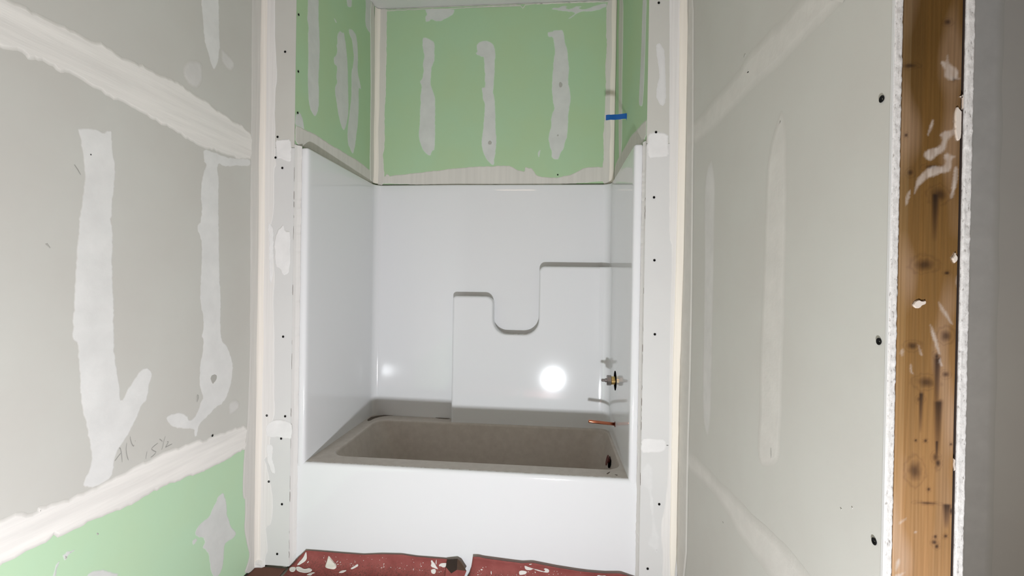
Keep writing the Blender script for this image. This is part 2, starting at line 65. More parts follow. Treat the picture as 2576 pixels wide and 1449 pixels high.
'B_tape_left': [[[-0.7189,3.0048],[-0.6459,3.0019],[-0.6459,2.8816],[-0.6475,2.7527],[-0.6438,2.6236],[-0.6488,2.486],[-0.644,2.46],[-0.6488,2.3654],[-0.6528,2.2793],[-0.6491,2.1499],[-0.6514,2.0637],[-0.6597,2.0293],[-0.6539,1.9947],[-0.649,1.9084],[-0.6522,1.8221],[-0.7012,1.8222]]],
'B_tape_right': [[[0.6606,2.9493],[0.6624,2.7516],[0.6676,2.6361],[0.6598,2.5209],[0.6672,2.4217],[0.6632,2.3228],[0.6626,2.2155],[0.6552,2.1248],[0.6618,2.0255],[0.6549,1.9512],[0.6531,1.8189],[0.7508,1.8186],[0.7314,2.9464]]],
'B_tape_top': [[[-0.7191,3.0221],[0.7311,2.9628],[0.7321,2.9053],[0.6712,2.9044],[0.6223,2.903],[0.5075,2.9058],[0.342,2.9055],[0.1914,2.908],[0.185,2.8915],[0.175,2.8835],[0.1664,2.8939],[0.1578,2.9059],[0.0395,2.9037],[-0.0798,2.9032],[-0.2345,2.8988],[-0.2864,2.8974],[-0.3909,2.9013],[-0.5136,2.9025],[-0.6462,2.9005],[-0.7173,2.9014]]],
'B_tape_bottom': [[[-0.7011,1.8135],[-0.7024,1.9],[-0.6445,1.9032],[-0.6358,1.9169],[-0.6224,1.9126],[-0.6116,1.903],[-0.5515,1.9122],[-0.4722,1.9203],[-0.341,1.9324],[-0.2455,1.9455],[-0.1506,1.9525],[-0.0819,1.9596],[-0.0134,1.9575],[0.1056,1.9634],[0.1311,1.9531],[0.1567,1.9378],[0.1822,1.9309],[0.2008,1.9275],[0.2071,1.9543],[0.224,1.9474],[0.2425,1.949],[0.2579,1.9288],[0.2683,1.9103],[0.2877,1.8985],[0.3087,1.8942],[0.3505,1.8915],[0.3838,1.8905],[0.4253,1.8961],[0.4583,1.9026],[0.4912,1.9141],[0.5158,1.9272],[0.5403,1.9404],[0.5648,1.9501],[0.6058,1.9515],[0.7486,1.9505],[0.751,1.8104]]],
'B_dent': [[[-0.0158,2.1062],[-0.0056,2.112],[0.0048,2.1009],[0.0015,2.0908],[-0.0103,2.0859],[-0.019,2.0944]],[[0.3947,2.4362],[0.4011,2.4494],[0.4128,2.4441],[0.4163,2.4307],[0.4099,2.4176],[0.3983,2.4178]],[[0.388,2.1382],[0.3963,2.143],[0.3997,2.1347],[0.3915,2.1298]]],
'AR_patch': [[[0.1113,2.5112],[0.1201,2.4556],[0.1246,2.3418],[0.1341,2.2236],[0.1528,2.1142],[0.1565,2.0564],[0.1194,2.0338],[0.0819,2.0227],[0.0657,2.0772],[0.0509,2.2129],[0.0472,2.3291],[0.0403,2.4661]]],
'AR_tape': [[[-0.0522,1.9264],[-0.0056,1.9378],[0.0816,1.9516],[0.1911,1.9588],[0.3143,1.9738],[0.415,1.9645],[0.5659,1.9623],[0.6924,1.9553],[0.7589,1.9327],[0.7705,1.8131],[0.5074,1.7579],[0.236,1.7855],[-0.06,1.8175]]],
'AR_corner': [[[0.7178,2.8966],[0.6201,1.8817],[0.5612,1.9121],[0.534,2.0459],[0.5673,2.3202],[0.556,2.5397],[0.5724,2.8042]]],
'S_smear': [[[0.9665,1.6087],[0.9703,1.6111],[0.9733,1.6078],[0.976,1.621],[0.9784,1.615],[0.9782,1.6088],[0.9831,1.6028],[0.9881,1.6001],[0.993,1.5937],[0.9918,1.5854],[0.9962,1.5811],[0.9884,1.5823],[0.9836,1.5793],[0.9787,1.5815],[0.9718,1.5858],[0.973,1.5963],[0.9698,1.6006]],[[0.9902,1.5403],[0.9936,1.535],[0.9972,1.5304],[1.0007,1.5303],[1.0035,1.5265],[1.004,1.5013],[1.0021,1.4982],[0.9961,1.4889],[0.9913,1.4868],[0.9882,1.4963],[0.9867,1.5142],[0.9876,1.5288]],[[0.9932,1.5549],[0.9986,1.5559],[1.0016,1.5533],[1.004,1.5568],[1.0037,1.5348],[1.0014,1.537],[0.9988,1.5475],[0.9968,1.5534]],[[0.9501,1.4968],[0.9528,1.5105],[0.9565,1.521],[0.9589,1.5205],[0.9586,1.5125],[0.9539,1.502],[0.9515,1.4957]],[[0.9671,1.4972],[0.9725,1.5018],[0.9803,1.5038],[0.988,1.5068],[0.9882,1.4963],[0.9805,1.4912],[0.9778,1.4828],[0.9769,1.4765],[0.9732,1.4702],[0.9654,1.4661],[0.9578,1.4577],[0.9499,1.4588],[0.9449,1.4652],[0.9467,1.4715],[0.9554,1.4763],[0.9632,1.4777],[0.97,1.4825],[0.9712,1.4913]],[[0.9323,1.405],[0.934,1.4156],[0.9358,1.4283],[0.9425,1.4378],[0.9521,1.4462],[0.9618,1.4503],[0.9716,1.4481],[0.9774,1.4555],[0.9733,1.4639],[0.979,1.4702],[0.9849,1.4659],[0.9918,1.4637],[0.9851,1.4586],[0.9863,1.4449],[0.9796,1.4386],[0.9699,1.4383],[0.9622,1.4335],[0.9524,1.4314],[0.9447,1.423],[0.9389,1.4177],[0.9355,1.4093]],[[0.9892,1.448],[0.9946,1.449],[0.995,1.4301],[0.9928,1.4154],[0.9871,1.4071],[0.9859,1.4176],[0.9879,1.4323]],[[0.9215,1.4019],[0.9233,1.4093],[0.9282,1.4135],[0.927,1.4029],[0.9237,1.3902],[0.9208,1.3881]],[[0.9843,1.4005],[0.9857,1.4089],[0.9898,1.4152],[0.99,1.4068],[0.9873,1.3984]],[[0.9871,1.3079],[0.99,1.3121],[0.9922,1.3174],[0.9939,1.3122],[0.9959,1.309],[0.995,1.3038],[0.9922,1.2995],[0.9886,1.3027]],[[0.9955,1.2796],[0.9993,1.2839],[1.0023,1.2786],[1.0005,1.2744],[0.9986,1.2712],[1.0027,1.2608],[0.9978,1.2617],[0.9951,1.2701]],[[0.9331,1.2341],[0.9355,1.2399],[0.9408,1.2428],[0.9464,1.2408],[0.9513,1.2419],[0.9523,1.2373],[0.9465,1.2344],[0.9436,1.2301],[0.9367,1.231]],[[0.9699,1.2423],[0.9729,1.2392],[0.9779,1.2319],[0.9829,1.2256],[0.988,1.2152],[0.9931,1.2058],[0.9892,1.2068],[0.9832,1.2151],[0.9761,1.2255],[0.9717,1.2328]],[[0.9598,1.2061],[0.9629,1.2019],[0.967,1.1915],[0.9711,1.181],[0.9733,1.1684],[0.9764,1.16],[0.9736,1.1578],[0.9684,1.1704],[0.9632,1.185],[0.9606,1.1955]],[[0.9428,1.1739],[0.9458,1.1708],[0.9479,1.1634],[0.9504,1.1561],[0.947,1.1581],[0.9439,1.1654]],[[0.9727,1.1493],[0.9766,1.1547],[0.9767,1.1473],[0.9797,1.1422],[0.9769,1.14]],[[0.9173,1.1604],[0.9202,1.1669],[0.9232,1.1648],[0.9224,1.1563],[0.92,1.1541]],[[0.9325,1.1438],[0.9345,1.1418],[0.9357,1.1312],[0.9378,1.127],[0.9338,1.129],[0.9319,1.1353]],[[0.9986,0.9814],[0.9993,0.993],[1.0031,1.001],[1.0056,0.9986],[1.0062,0.9902],[1.0035,0.9812]],[[0.9206,0.8929],[0.9225,0.8984],[0.9313,0.9043],[0.9323,0.9022],[0.9259,0.896]],[[0.9426,0.8826],[0.9459,0.8849],[0.9476,0.8833],[0.9441,0.8805]],[[0.9178,0.8318],[0.9197,0.8383],[0.9236,0.8397],[0.9243,0.8344],[0.92,0.8212],[0.9171,0.8189]],[[0.9152,0.8125],[0.9231,0.8167],[0.933,0.8196],[0.9275,0.8153],[0.9252,0.8088],[0.9153,0.808]]],
'S_stain': [[0.927,1.4394,0.004,0.0043],[0.9687,1.4049,0.0091,0.0086],[0.9637,1.3695,0.0051,0.0367],[0.9492,1.2971,0.0114,0.0074],[0.9824,1.2847,0.0034,0.0024],[0.9827,1.1881,0.0068,0.0073],[0.9703,1.1559,0.0034,0.0049],[0.9713,1.105,0.0045,0.0491],[0.9742,1.0437,0.0057,0.043],[0.9734,1.0007,0.0023,0.0246],[0.9352,1.1715,0.0069,0.0049],[0.9563,1.1155,0.0102,0.0068],[0.9839,1.1287,0.0045,0.0037],[0.9477,1.0894,0.004,0.0037],[0.9493,1.0673,0.0029,0.0308],[0.9427,1.0251,0.0017,0.0018],[0.9569,1.0251,0.0023,0.0025],[0.9722,1.0007,0.004,0.0055],[0.9753,0.9916,0.0034,0.0055],[0.9934,1.0213,0.0017,0.0018],[0.963,0.9503,0.0023,0.0025],[0.9425,0.9776,0.008,0.0123],[0.9955,0.9184,0.0023,0.0049],[0.9889,0.8793,0.0023,0.0025],[0.9726,0.8684,0.0034,0.0031],[0.9762,0.8625,0.0028,0.0031],[0.9741,0.8777,0.0023,0.0025],[0.986,1.5826,0.0034,0.0024],[0.9758,1.6698,0.0045,0.0036],[0.922,1.6043,0.008,0.0031],[0.9196,1.4971,0.0023,0.0025],[0.9571,1.4477,0.0079,0.0031],[0.9623,0.9287,0.0125,0.0018],[0.9894,0.9095,0.0057,0.0184]],
'JL_screw': [[-0.7949,2.2525],[-0.8243,1.8839],[-0.8322,1.7941],[-0.8006,1.7489],[-0.7867,1.0151],[-0.8568,0.6684],[-0.7727,0.6684],[-0.7896,0.5704],[-0.8436,0.3795],[-0.7819,0.2837],[-0.8008,0.0646]],
'JR_screw': [[0.7857,2.4033],[0.7839,1.8828],[0.7807,1.6195],[0.7867,1.3655],[0.7936,1.066],[0.823,0.3781],[0.7819,0.1131]],
'AL_screw': [[0.0122,2.4198],[0.0149,2.1738],[0.0146,1.9935]],
'L_screw': [[-0.2734,0.6671],[-0.7393,1.5971]],
'B_screw': [[0.397,1.906]],
'R_screw': [[-1.1113,1.563],[-1.1164,1.175],[-1.1151,0.8543]],
'paper_left_top': [[[-0.6801,0.0763],[-0.6255,0.0765],[-0.535,0.0757],[-0.4185,0.0751],[-0.3386,0.084],[-0.2505,0.0883],[-0.1804,0.0829],[-0.1108,0.0826],[-0.0468,0.0819]]],
'paper_right_top': [[[0.0627,0.1048],[0.0865,0.1064],[0.1053,0.1026],[0.2306,0.0945],[0.2725,0.0924],[0.3143,0.097],[0.4141,0.084],[0.4965,0.0766],[0.5457,0.0735],[0.6108,0.0732],[0.6754,0.0779],[0.6998,0.0698]]],
'paper_fold': [[[-0.0485,0.0818],[-0.0039,0.0883],[0.0238,0.0732],[0.0412,0.0558],[0.0068,0.0636],[-0.0204,0.048]]],
'splat_chip': [[[-0.5772,0.0592],[-0.5813,0.0508],[-0.5846,0.0354],[-0.5903,0.0207],[-0.5919,0.0105],[-0.5859,0.0058],[-0.5732,0.0037],[-0.5564,0.0018],[-0.5459,0.0046],[-0.5401,0.0131],[-0.5409,0.0242],[-0.5463,0.031],[-0.5526,0.0356],[-0.5591,0.0432],[-0.5655,0.0509],[-0.5719,0.0576]],[[-0.5421,0.0343],[-0.5338,0.043],[-0.5307,0.0422],[-0.54,0.0324]]],
'splat': [[[-0.6821,0.0704],[-0.6779,0.0696],[-0.6753,0.0413],[-0.6836,0.0284],[-0.6963,0.0194],[-0.7111,0.0102],[-0.7217,0.0084],[-0.7155,0.018],[-0.6966,0.0398],[-0.6872,0.0547]],[[-0.7547,-0.0052],[-0.743,0.0007],[-0.728,0.0008],[-0.7257,-0.0093],[-0.7341,-0.0221],[-0.7491,-0.0232],[-0.7567,-0.0156]],[[-0.7259,0.0009],[-0.711,0.004],[-0.7003,-0.0013],[-0.6853,-0.0064],[-0.6704,-0.0033],[-0.6641,0.0013],[-0.6492,-0.0058],[-0.6554,-0.0154],[-0.6702,-0.0216],[-0.6914,-0.0231],[-0.7128,-0.0196],[-0.7235,-0.0132]],[[-0.6785,-0.0324],[-0.6659,-0.0233],[-0.6448,-0.0157],[-0.6363,-0.0192],[-0.6489,-0.0241],[-0.6552,-0.0328]],[[-0.4769,0.0126],[-0.4603,0.0239],[-0.4447,0.0351],[-0.4416,0.0252],[-0.4581,0.0139],[-0.4726,0.0078]],[[-0.533,-0.0117],[-0.5164,0.0006],[-0.4956,0.0042],[-0.4955,-0.0009],[-0.5121,-0.0102]],[[-0.6751,0.0229],[-0.6688,0.0315],[-0.6656,0.0287],[-0.6729,0.021]],[[-0.1215,0.072],[-0.1151,0.0735],[-0.1117,0.0674],[-0.1041,0.0605],[-0.0974,0.0482],[-0.0887,0.0383],[-0.0973,0.0377],[-0.1059,0.0413],[-0.1167,0.0426],[-0.1223,0.0507],[-0.1181,0.0595]],[[-0.1,0.0714],[-0.0975,0.0779],[-0.0961,0.0759],[-0.0965,0.0568],[-0.0993,0.0566]],[[-0.0847,0.0576],[-0.074,0.0643],[-0.0569,0.0659],[-0.0472,0.0634],[-0.046,0.0551],[-0.0567,0.0511],[-0.0587,0.0468],[-0.0695,0.0456],[-0.076,0.0498],[-0.0867,0.0501]],[[-0.0447,0.0393],[-0.0308,0.0435],[-0.0372,0.0377],[-0.0436,0.0347]],[[0.0925,0.0491],[0.0988,0.0517],[0.1041,0.0489],[0.0989,0.0443]],[[0.2797,0.0781],[0.2849,0.0775],[0.3037,0.0726],[0.3203,0.0686],[0.3452,0.0641],[0.3639,0.0592],[0.3721,0.0608],[0.3751,0.0652],[0.3678,0.0719],[0.3667,0.0739],[0.3781,0.0716],[0.3844,0.0659],[0.3824,0.0574],[0.3722,0.055],[0.3474,0.058],[0.3245,0.0637],[0.3161,0.0693],[0.3079,0.0666],[0.3017,0.062],[0.2914,0.0602],[0.283,0.0648]],[[0.3696,0.0835],[0.3779,0.0851],[0.381,0.0801],[0.376,0.0752],[0.3701,0.0783]],[[0.2972,0.0856],[0.3096,0.0886],[0.3117,0.0867],[0.3014,0.0838]],[[0.2582,0.0526],[0.2686,0.0576],[0.2811,0.0564],[0.2915,0.054],[0.2875,0.0443],[0.2751,0.0393],[0.2606,0.0372],[0.2573,0.0442]],[[-0.1209,0.0338],[-0.1016,0.0373],[-0.0971,0.0271],[-0.1034,0.0139],[-0.1185,0.017]],[[0.0056,0.0334],[0.0119,0.0412],[0.0181,0.0522],[0.0204,0.044],[0.0142,0.0309],[0.0057,0.0271]],[[0.1369,0.0439],[0.1415,0.0453],[0.1423,0.0317],[0.1392,0.0294]],[[0.3226,0.0573],[0.3267,0.0565],[0.3289,0.0515],[0.3247,0.0502]],[[0.5003,0.0774],[0.5027,0.0783],[0.5054,0.0626],[0.5127,0.0558],[0.52,0.0551],[0.5295,0.0644],[0.5269,0.074],[0.5366,0.0742],[0.5438,0.0752],[0.544,0.063],[0.5405,0.0529],[0.508,0.0508],[0.503,0.0624]],[[0.5825,0.0597],[0.5897,0.0614],[0.5993,0.0597],[0.6136,0.0619],[0.6209,0.059],[0.5838,0.0563]]],
'lump': [[[-0.9629,-0.0315],[-0.9523,-0.0164],[-0.9375,0.0051],[-0.9163,0.0271],[-0.8906,0.037],[-0.869,0.0304],[-0.858,0.0087],[-0.86,-0.0036],[-0.8771,-0.011],[-0.8898,-0.018],[-0.907,-0.0233],[-0.9156,-0.0199],[-0.9306,-0.0312],[-0.9477,-0.0439],[-0.9671,-0.0453]]],
'dirt': [[[-0.6828,0.6639],[-0.6852,0.7278],[-0.6563,0.7654],[-0.5922,0.7918],[-0.498,0.8056],[-0.3987,0.8032],[-0.3893,0.7877],[-0.4927,0.7894],[-0.5863,0.7757],[-0.6354,0.7434],[-0.6545,0.6998],[-0.6632,0.6511]],[[-0.3797,0.8403],[-0.3323,0.83],[-0.3001,0.8007],[-0.3354,0.7956]],[[-0.3215,0.7892],[-0.2357,0.7851],[-0.2118,0.7969],[-0.2167,0.7552],[-0.2899,0.7608]],[[0.6192,0.0782],[0.6354,0.1012],[0.64,0.0975],[0.6233,0.0704]],[[0.6526,0.0783],[0.6695,0.0682],[0.6588,0.0628]]],
'S_chip': [[[0.9902,1.5403],[0.9936,1.535],[0.9972,1.5304],[1.0007,1.5303],[1.0035,1.5265],[1.004,1.5013],[1.0021,1.4982],[0.9961,1.4889],[0.9913,1.4868],[0.9882,1.4963],[0.9867,1.5142],[0.9876,1.5288]],[[0.9932,1.5549],[0.9986,1.5559],[1.0016,1.5533],[1.004,1.5568],[1.0037,1.5348],[1.0014,1.537],[0.9988,1.5475],[0.9968,1.5534]],[[0.9871,1.3079],[0.99,1.3121],[0.9922,1.3174],[0.9939,1.3122],[0.9959,1.309],[0.995,1.3038],[0.9922,1.2995],[0.9886,1.3027]],[[0.9331,1.2341],[0.9355,1.2399],[0.9408,1.2428],[0.9464,1.2408],[0.9513,1.2419],[0.9523,1.2373],[0.9465,1.2344],[0.9436,1.2301],[0.9367,1.231]],[[0.9986,0.9814],[0.9993,0.993],[1.0031,1.001],[1.0056,0.9986],[1.0062,0.9902],[1.0035,0.9812]]],
}


# ------------------------------------------------------------------ materials
def nt(name, rough=.9, spec=.3):
    m = bpy.data.materials.new(name); m.use_nodes = True
    t = m.node_tree; b = t.nodes['Principled BSDF']
    b.inputs['Roughness'].default_value = rough; b.inputs['Specular IOR Level'].default_value = spec
    return m, t, b
def N(t, k, **kw):
    n = t.nodes.new(k)
    for a, v in kw.items(): setattr(n, a, v)
    return n
def mixrgb(t, fac, a, b):
    n = N(t, 'ShaderNodeMix', data_type='RGBA')
    for i, v in ((0, fac), (6, a), (7, b)):
        if hasattr(v, 'is_linked') or isinstance(v, bpy.types.NodeSocket): t.links.new(v, n.inputs[i])
        elif isinstance(v, tuple): n.inputs[i].default_value = (*v, 1)
        else: n.inputs[i].default_value = v
    return n.outputs[2]
def tex(t, scale, detail=3, stretch=(1, 1, 1), rough=.55):
    tc = N(t, 'ShaderNodeTexCoord'); mp = N(t, 'ShaderNodeMapping'); mp.inputs['Scale'].default_value = stretch
    n = N(t, 'ShaderNodeTexNoise'); n.inputs['Scale'].default_value = scale; n.inputs['Detail'].default_value = detail; n.inputs['Roughness'].default_value = rough
    t.links.new(tc.outputs['Object'], mp.inputs[0]); t.links.new(mp.outputs[0], n.inputs[0])
    return n.outputs[0]
def ramp(t, s, a, b):
    n = N(t, 'ShaderNodeMapRange'); n.inputs[1].default_value = a; n.inputs[2].default_value = b
    t.links.new(s, n.inputs[0]); return n.outputs[0]
def bump(t, b, s, strength, dist=.002):
    n = N(t, 'ShaderNodeBump'); n.inputs['Strength'].default_value = strength; n.inputs['Distance'].default_value = dist
    t.links.new(s, n.inputs['Height']); t.links.new(n.outputs[0], b.inputs['Normal'])
def board(name, c1, c2):
    m, t, b = nt(name, .85, .25)
    t.links.new(mixrgb(t, ramp(t, tex(t, 3.5, 4), .35, .65), c1, c2), b.inputs[0])
    bump(t, b, tex(t, 420, 2), .05, .001)
    return m
GREY = (.562, .548, .503); GREEN = (.475, .67, .46); SAGE = (.530, .510, .460)
M_grey = board('drywall_grey_paper', GREY, (.580, .574, .528))
M_green = board('drywall_green_paper', GREEN, (.485, .66, .44))
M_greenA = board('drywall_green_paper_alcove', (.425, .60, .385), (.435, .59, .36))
M_pale = board('drywall_pale_paper', (.64, .635, .62), (.66, .655, .635))
M_hall = board('drywall_hall_paper', (.60, .575, .53), (.62, .60, .55))
def mud(name, base, white=(.665, .65, .615), stretch=(1, 1, 1), var=.05):
    m, t, b = nt(name, .8, .25)
    at = N(t, 'ShaderNodeAttribute', attribute_name='cover')
    n1 = tex(t, 14, 5, stretch); n2 = tex(t, 90, 3, stretch)
    c = mixrgb(t, ramp(t, n1, .3, .7), tuple(v*(1-var) for v in white), tuple(min(1, v*(1+var)) for v in white))
    t.links.new(mixrgb(t, at.outputs['Fac'], base, c), b.inputs[0])
    bump(t, b, n2, .18, .0015)
    return m
MUD_g = mud('joint_compound_on_grey', GREY, (.73, .725, .70))
MUD_G = mud('joint_compound_on_green', GREEN, (.63, .64, .61))
MUD_bandL = mud('joint_compound_band', GREY, (.80, .775, .73), (1, .22, 3.5), .07)
MUD_corner = mud('joint_compound_corner', (.66, .655, .635), (.735, .715, .685), (9, 9, .18), .05)
MUD_cornL = mud('joint_compound_corner_left', GREY, (.65, .63, .59), (9, 9, .18), .06)
MUD_ridge = mud('joint_compound_ridge', (.66, .63, .58), (.77, .725, .655), (14, 14, .12), .07)
MUD_cornerG = mud('joint_compound_alcove_corner', GREEN, (.66, .635, .585), (3, 3, .12))
MUD_white = mud('joint_compound_white', (.66, .655, .635), (.77, .76, .745))
MUD_jf = mud('joint_compound_thin_pale', (.65, .645, .63), (.685, .68, .665))
MUD_bead = mud('joint_compound_cream', GREY, (.83, .78, .69), (4, 4, .1))
MUD_faint = mud('joint_compound_thin', GREY, (.645, .63, .60))
MUD_soft = mud('joint_compound_sanded', GREY, (.645, .625, .58))
def plain(name, c, rough=.6, metal=0, spec=.4):
    m, t, b = nt(name, rough, spec); b.inputs[0].default_value = (*c, 1); b.inputs['Metallic'].default_value = metal
    return m
M_core = None
def gyps():
    m, t, b = nt('gypsum_core', .95, .1)
    n = tex(t, 230, 4, (1, 1, .45)); n2 = tex(t, 420, 3)
    t.links.new(mixrgb(t, ramp(t, n, .30, .42), (.30, .28, .26), mixrgb(t, ramp(t, n2, .3, .7), (.56, .54, .51), (.66, .64, .61))), b.inputs[0])
    bump(t, b, n, .35, .002); return m
M_core = gyps()
def gloss():
    m, t, b = nt('white_gelcoat', .075, .5)
    geo = N(t, 'ShaderNodeNewGeometry'); sx = N(t, 'ShaderNodeSeparateXYZ'); t.links.new(geo.outputs['Normal'], sx.inputs[0])
    d = ramp(t, sx.outputs[2], .86, .995)
    n = tex(t, 45, 5); mul = N(t, 'ShaderNodeMath', operation='MULTIPLY'); t.links.new(d, mul.inputs[0]); t.links.new(ramp(t, n, .2, .6), mul.inputs[1])
    dust = mixrgb(t, ramp(t, tex(t, 160, 4), .35, .65), (.40, .36, .32), (.56, .53, .48))
    t.links.new(mixrgb(t, mul.outputs[0], (.755, .76, .765), dust), b.inputs[0])
    r = N(t, 'ShaderNodeMapRange'); r.inputs[3].default_value = .075; r.inputs[4].default_value = .75; t.links.new(mul.outputs[0], r.inputs[0]); t.links.new(r.outputs[0], b.inputs['Roughness'])
    return m
M_tub = gloss()
def dusty():
    m, t, b = nt('dusty_gelcoat', .38, .4)
    t.links.new(mixrgb(t, ramp(t, tex(t, 30, 5), .3, .7), (.50, .45, .40), (.57, .52, .465)), b.inputs[0]); return m
M_dusty = dusty()
def wood():
    m, t, b = nt('stud_wood', .65, .3)
    at = N(t, 'ShaderNodeAttribute', attribute_name='tint')
    t.links.new(at.outputs['Color'], b.inputs[0]); bump(t, b, tex(t, 160, 3, (3, 1, .08)), .25, .001); return m
M_wood = wood()
def rosin():
    m, t, b = nt('red_rosin_paper', .8, .2)
    n = tex(t, 22, 6); n2 = tex(t, 170, 5)
    c = mixrgb(t, ramp(t, n, .3, .7), (.235, .062, .055), (.30, .088, .078))
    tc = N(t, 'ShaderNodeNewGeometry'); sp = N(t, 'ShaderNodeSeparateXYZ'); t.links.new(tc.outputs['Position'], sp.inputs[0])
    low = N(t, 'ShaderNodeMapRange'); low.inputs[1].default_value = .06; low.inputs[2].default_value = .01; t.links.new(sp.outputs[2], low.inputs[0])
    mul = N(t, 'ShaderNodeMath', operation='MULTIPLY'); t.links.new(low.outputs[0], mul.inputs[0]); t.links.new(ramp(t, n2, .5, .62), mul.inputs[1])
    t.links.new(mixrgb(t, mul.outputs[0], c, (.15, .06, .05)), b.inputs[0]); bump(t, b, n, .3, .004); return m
M_rosin = rosin()
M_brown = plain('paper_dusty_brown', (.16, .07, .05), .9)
M_kraft_gapshade = plain('paper_underside_gap_shade', (.035, .022, .016), .9)
M_splat = plain('dried_plaster', (.74, .71, .67), .8)
M_chip = plain('plaster_chip_cream', (.72, .69, .61), .7)
M_black = plain('black_screw', (.003, .003, .003), .6, 0, .15)
M_void = plain('dark_void', (.002, .002, .002), 1, 0, 0)
M_brass = plain('brass', (.72, .52, .20), .22, 1)
M_steel = plain('dull_steel', (.36, .33, .32), .28, 1)
M_copper = plain('copper', (.66, .23, .13), .25, 1)
M_blue = plain('blue_masking_tape', (.008, .10, .36), .6)
M_pencil = plain('pencil_graphite', (.37, .36, .335), .7)
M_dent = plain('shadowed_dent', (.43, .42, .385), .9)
M_dirt = plain('dark_grit', (.13, .105, .085), .95)
M_concrete = board('subfloor_grey', (.20, .18, .16), (.26, .24, .21))
M_plug = plain('red_rubber', (.10, .02, .018), .5)
M_case = plain('yellow_lamp_case', (.55, .36, .02), .5)
M_lens = plain('lamp_lens', (.8, .8, .8), .3)

# ------------------------------------------------------------------ object helpers
def link(name, me, parent=None, kind=None, label=None):
    o = bpy.data.objects.new(name, me); COL.objects.link(o)
    if parent:
        o.parent = parent; o.matrix_parent_inverse = Matrix.Translation(-parent.location)
    if kind: o['kind'] = kind
    if label: o['label'] = label
    return o
def mesh(name, V, F, mat, parent=None, smooth=False, kind=None, label=None):
    me = bpy.data.meshes.new(name); me.from_pydata([tuple(v) for v in V], [], F); me.materials.append(mat)
    bm = bmesh.new(); bm.from_mesh(me); bmesh.ops.recalc_face_normals(bm, faces=bm.faces); bm.to_mesh(me); bm.free()
    if smooth: me.shade_smooth()
    return link(name, me, parent, kind, label)
def box(x0, x1, y0, y1, z0, z1):
    V = [(x, y, z) for x in (x0, x1) for y in (y0, y1) for z in (z0, z1)]
    F = [(0, 1, 3, 2), (4, 6, 7, 5), (0, 4, 5, 1), (2, 3, 7, 6), (0, 2, 6, 4), (1, 5, 7, 3)]
    return V, F
def bevel_box(name, x0, x1, y0, y1, z0, z1, mat, parent=None, bev=.001, **kw):
    V, F = box(x0, x1, y0, y1, z0, z1)
    o = mesh(name, V, F, mat, parent, **kw)
    bm = bmesh.new(); bm.from_mesh(o.data); bmesh.ops.bevel(bm, geom=bm.edges[:], offset=bev, segments=2, affect='EDGES', profile=.5); bm.to_mesh(o.data); bm.free()
    return o
def thing(name, loc, label, cat, group=None):
    o = bpy.data.objects.new(name, None); COL.objects.link(o); o.location = loc; o['label'] = label; o['category'] = cat
    if group: o['group'] = group
    return o
def lathe(prof, n, axis_o, axis, seg_cap=True):
    # prof: (distance along axis, radius)
    a = Vector(axis).normalized(); e1 = a.orthogonal().normalized(); e2 = a.cross(e1); V = []; F = []
    for d, r in prof:
        for k in range(n):
            t = 2*math.pi*k/n; V.append(Vector(axis_o)+a*d+(e1*math.cos(t)+e2*math.sin(t))*r)
    for i in range(len(prof)-1):
        for k in range(n): F.append((i*n+k, i*n+(k+1) % n, (i+1)*n+(k+1) % n, (i+1)*n+k))
    F.append(tuple(range(n))); F.append(tuple(range((len(prof)-1)*n, len(prof)*n)))
    return V, F
# wall planes: (u, v, height off the wall) -> world
XL, XR, XJ, YB, YE = -.8980, .8997, .748, .797, -1.135
AL = (Vector((-.747, 0)), Vector((-.712, YB))); AR = (Vector((.748, 0)), Vector((.718, YB)))
def on(pl, u, v, h):
    if pl == 'L': return Vector((XL+h, u, v))
    if pl == 'R': return Vector((XR-h, u, v))
    if pl == 'J': return Vector((u, -h, v))
    if pl == 'B': return Vector((u, YB-h, v))
    if pl == 'S': return Vector((u, YE-h, v))
    if pl == 'P': return Vector((u, .018-h, v))
    if pl == 'K': return Vector((u, v, .459+h))
    a, b = AL if pl == 'AL' else AR
    x = a.x+(b.x-a.x)*u/YB
    return Vector((x+(h if pl == 'AL' else -h), u, v))
def resample(P, step, jit, seed):
    out = []; n = len(P)
    for i in range(n):
        a, b = Vector(P[i]), Vector(P[(i+1) % n]); L = (b-a).length
        if L < 1e-6: continue
        k = max(1, min(60, int(L/step))); nr = Vector((-(b-a).y, (b-a).x))/L
        for j in range(k):
            p = a+(b-a)*(j/k)
            out.append(p+nr*jit*noise.noise((p.x*55+seed, p.y*55, seed*1.7)) + nr*jit*.6*noise.noise((p.x*190, p.y*190+seed, 3)) + nr*jit*.35*noise.noise((p.x*520, p.y*520+seed, 8)))
    return out
def chaikin(P):
    out = []; n = len(P)
    for i in range(n):
        a, b = P[i], P[(i+1) % n]; out += [a*.78+b*.22, a*.22+b*.78]
    return out
def signed(P): return sum(P[i].x*P[(i+1) % len(P)].y-P[(i+1) % len(P)].x*P[i].y for i in range(len(P)))/2
SEED = [0]
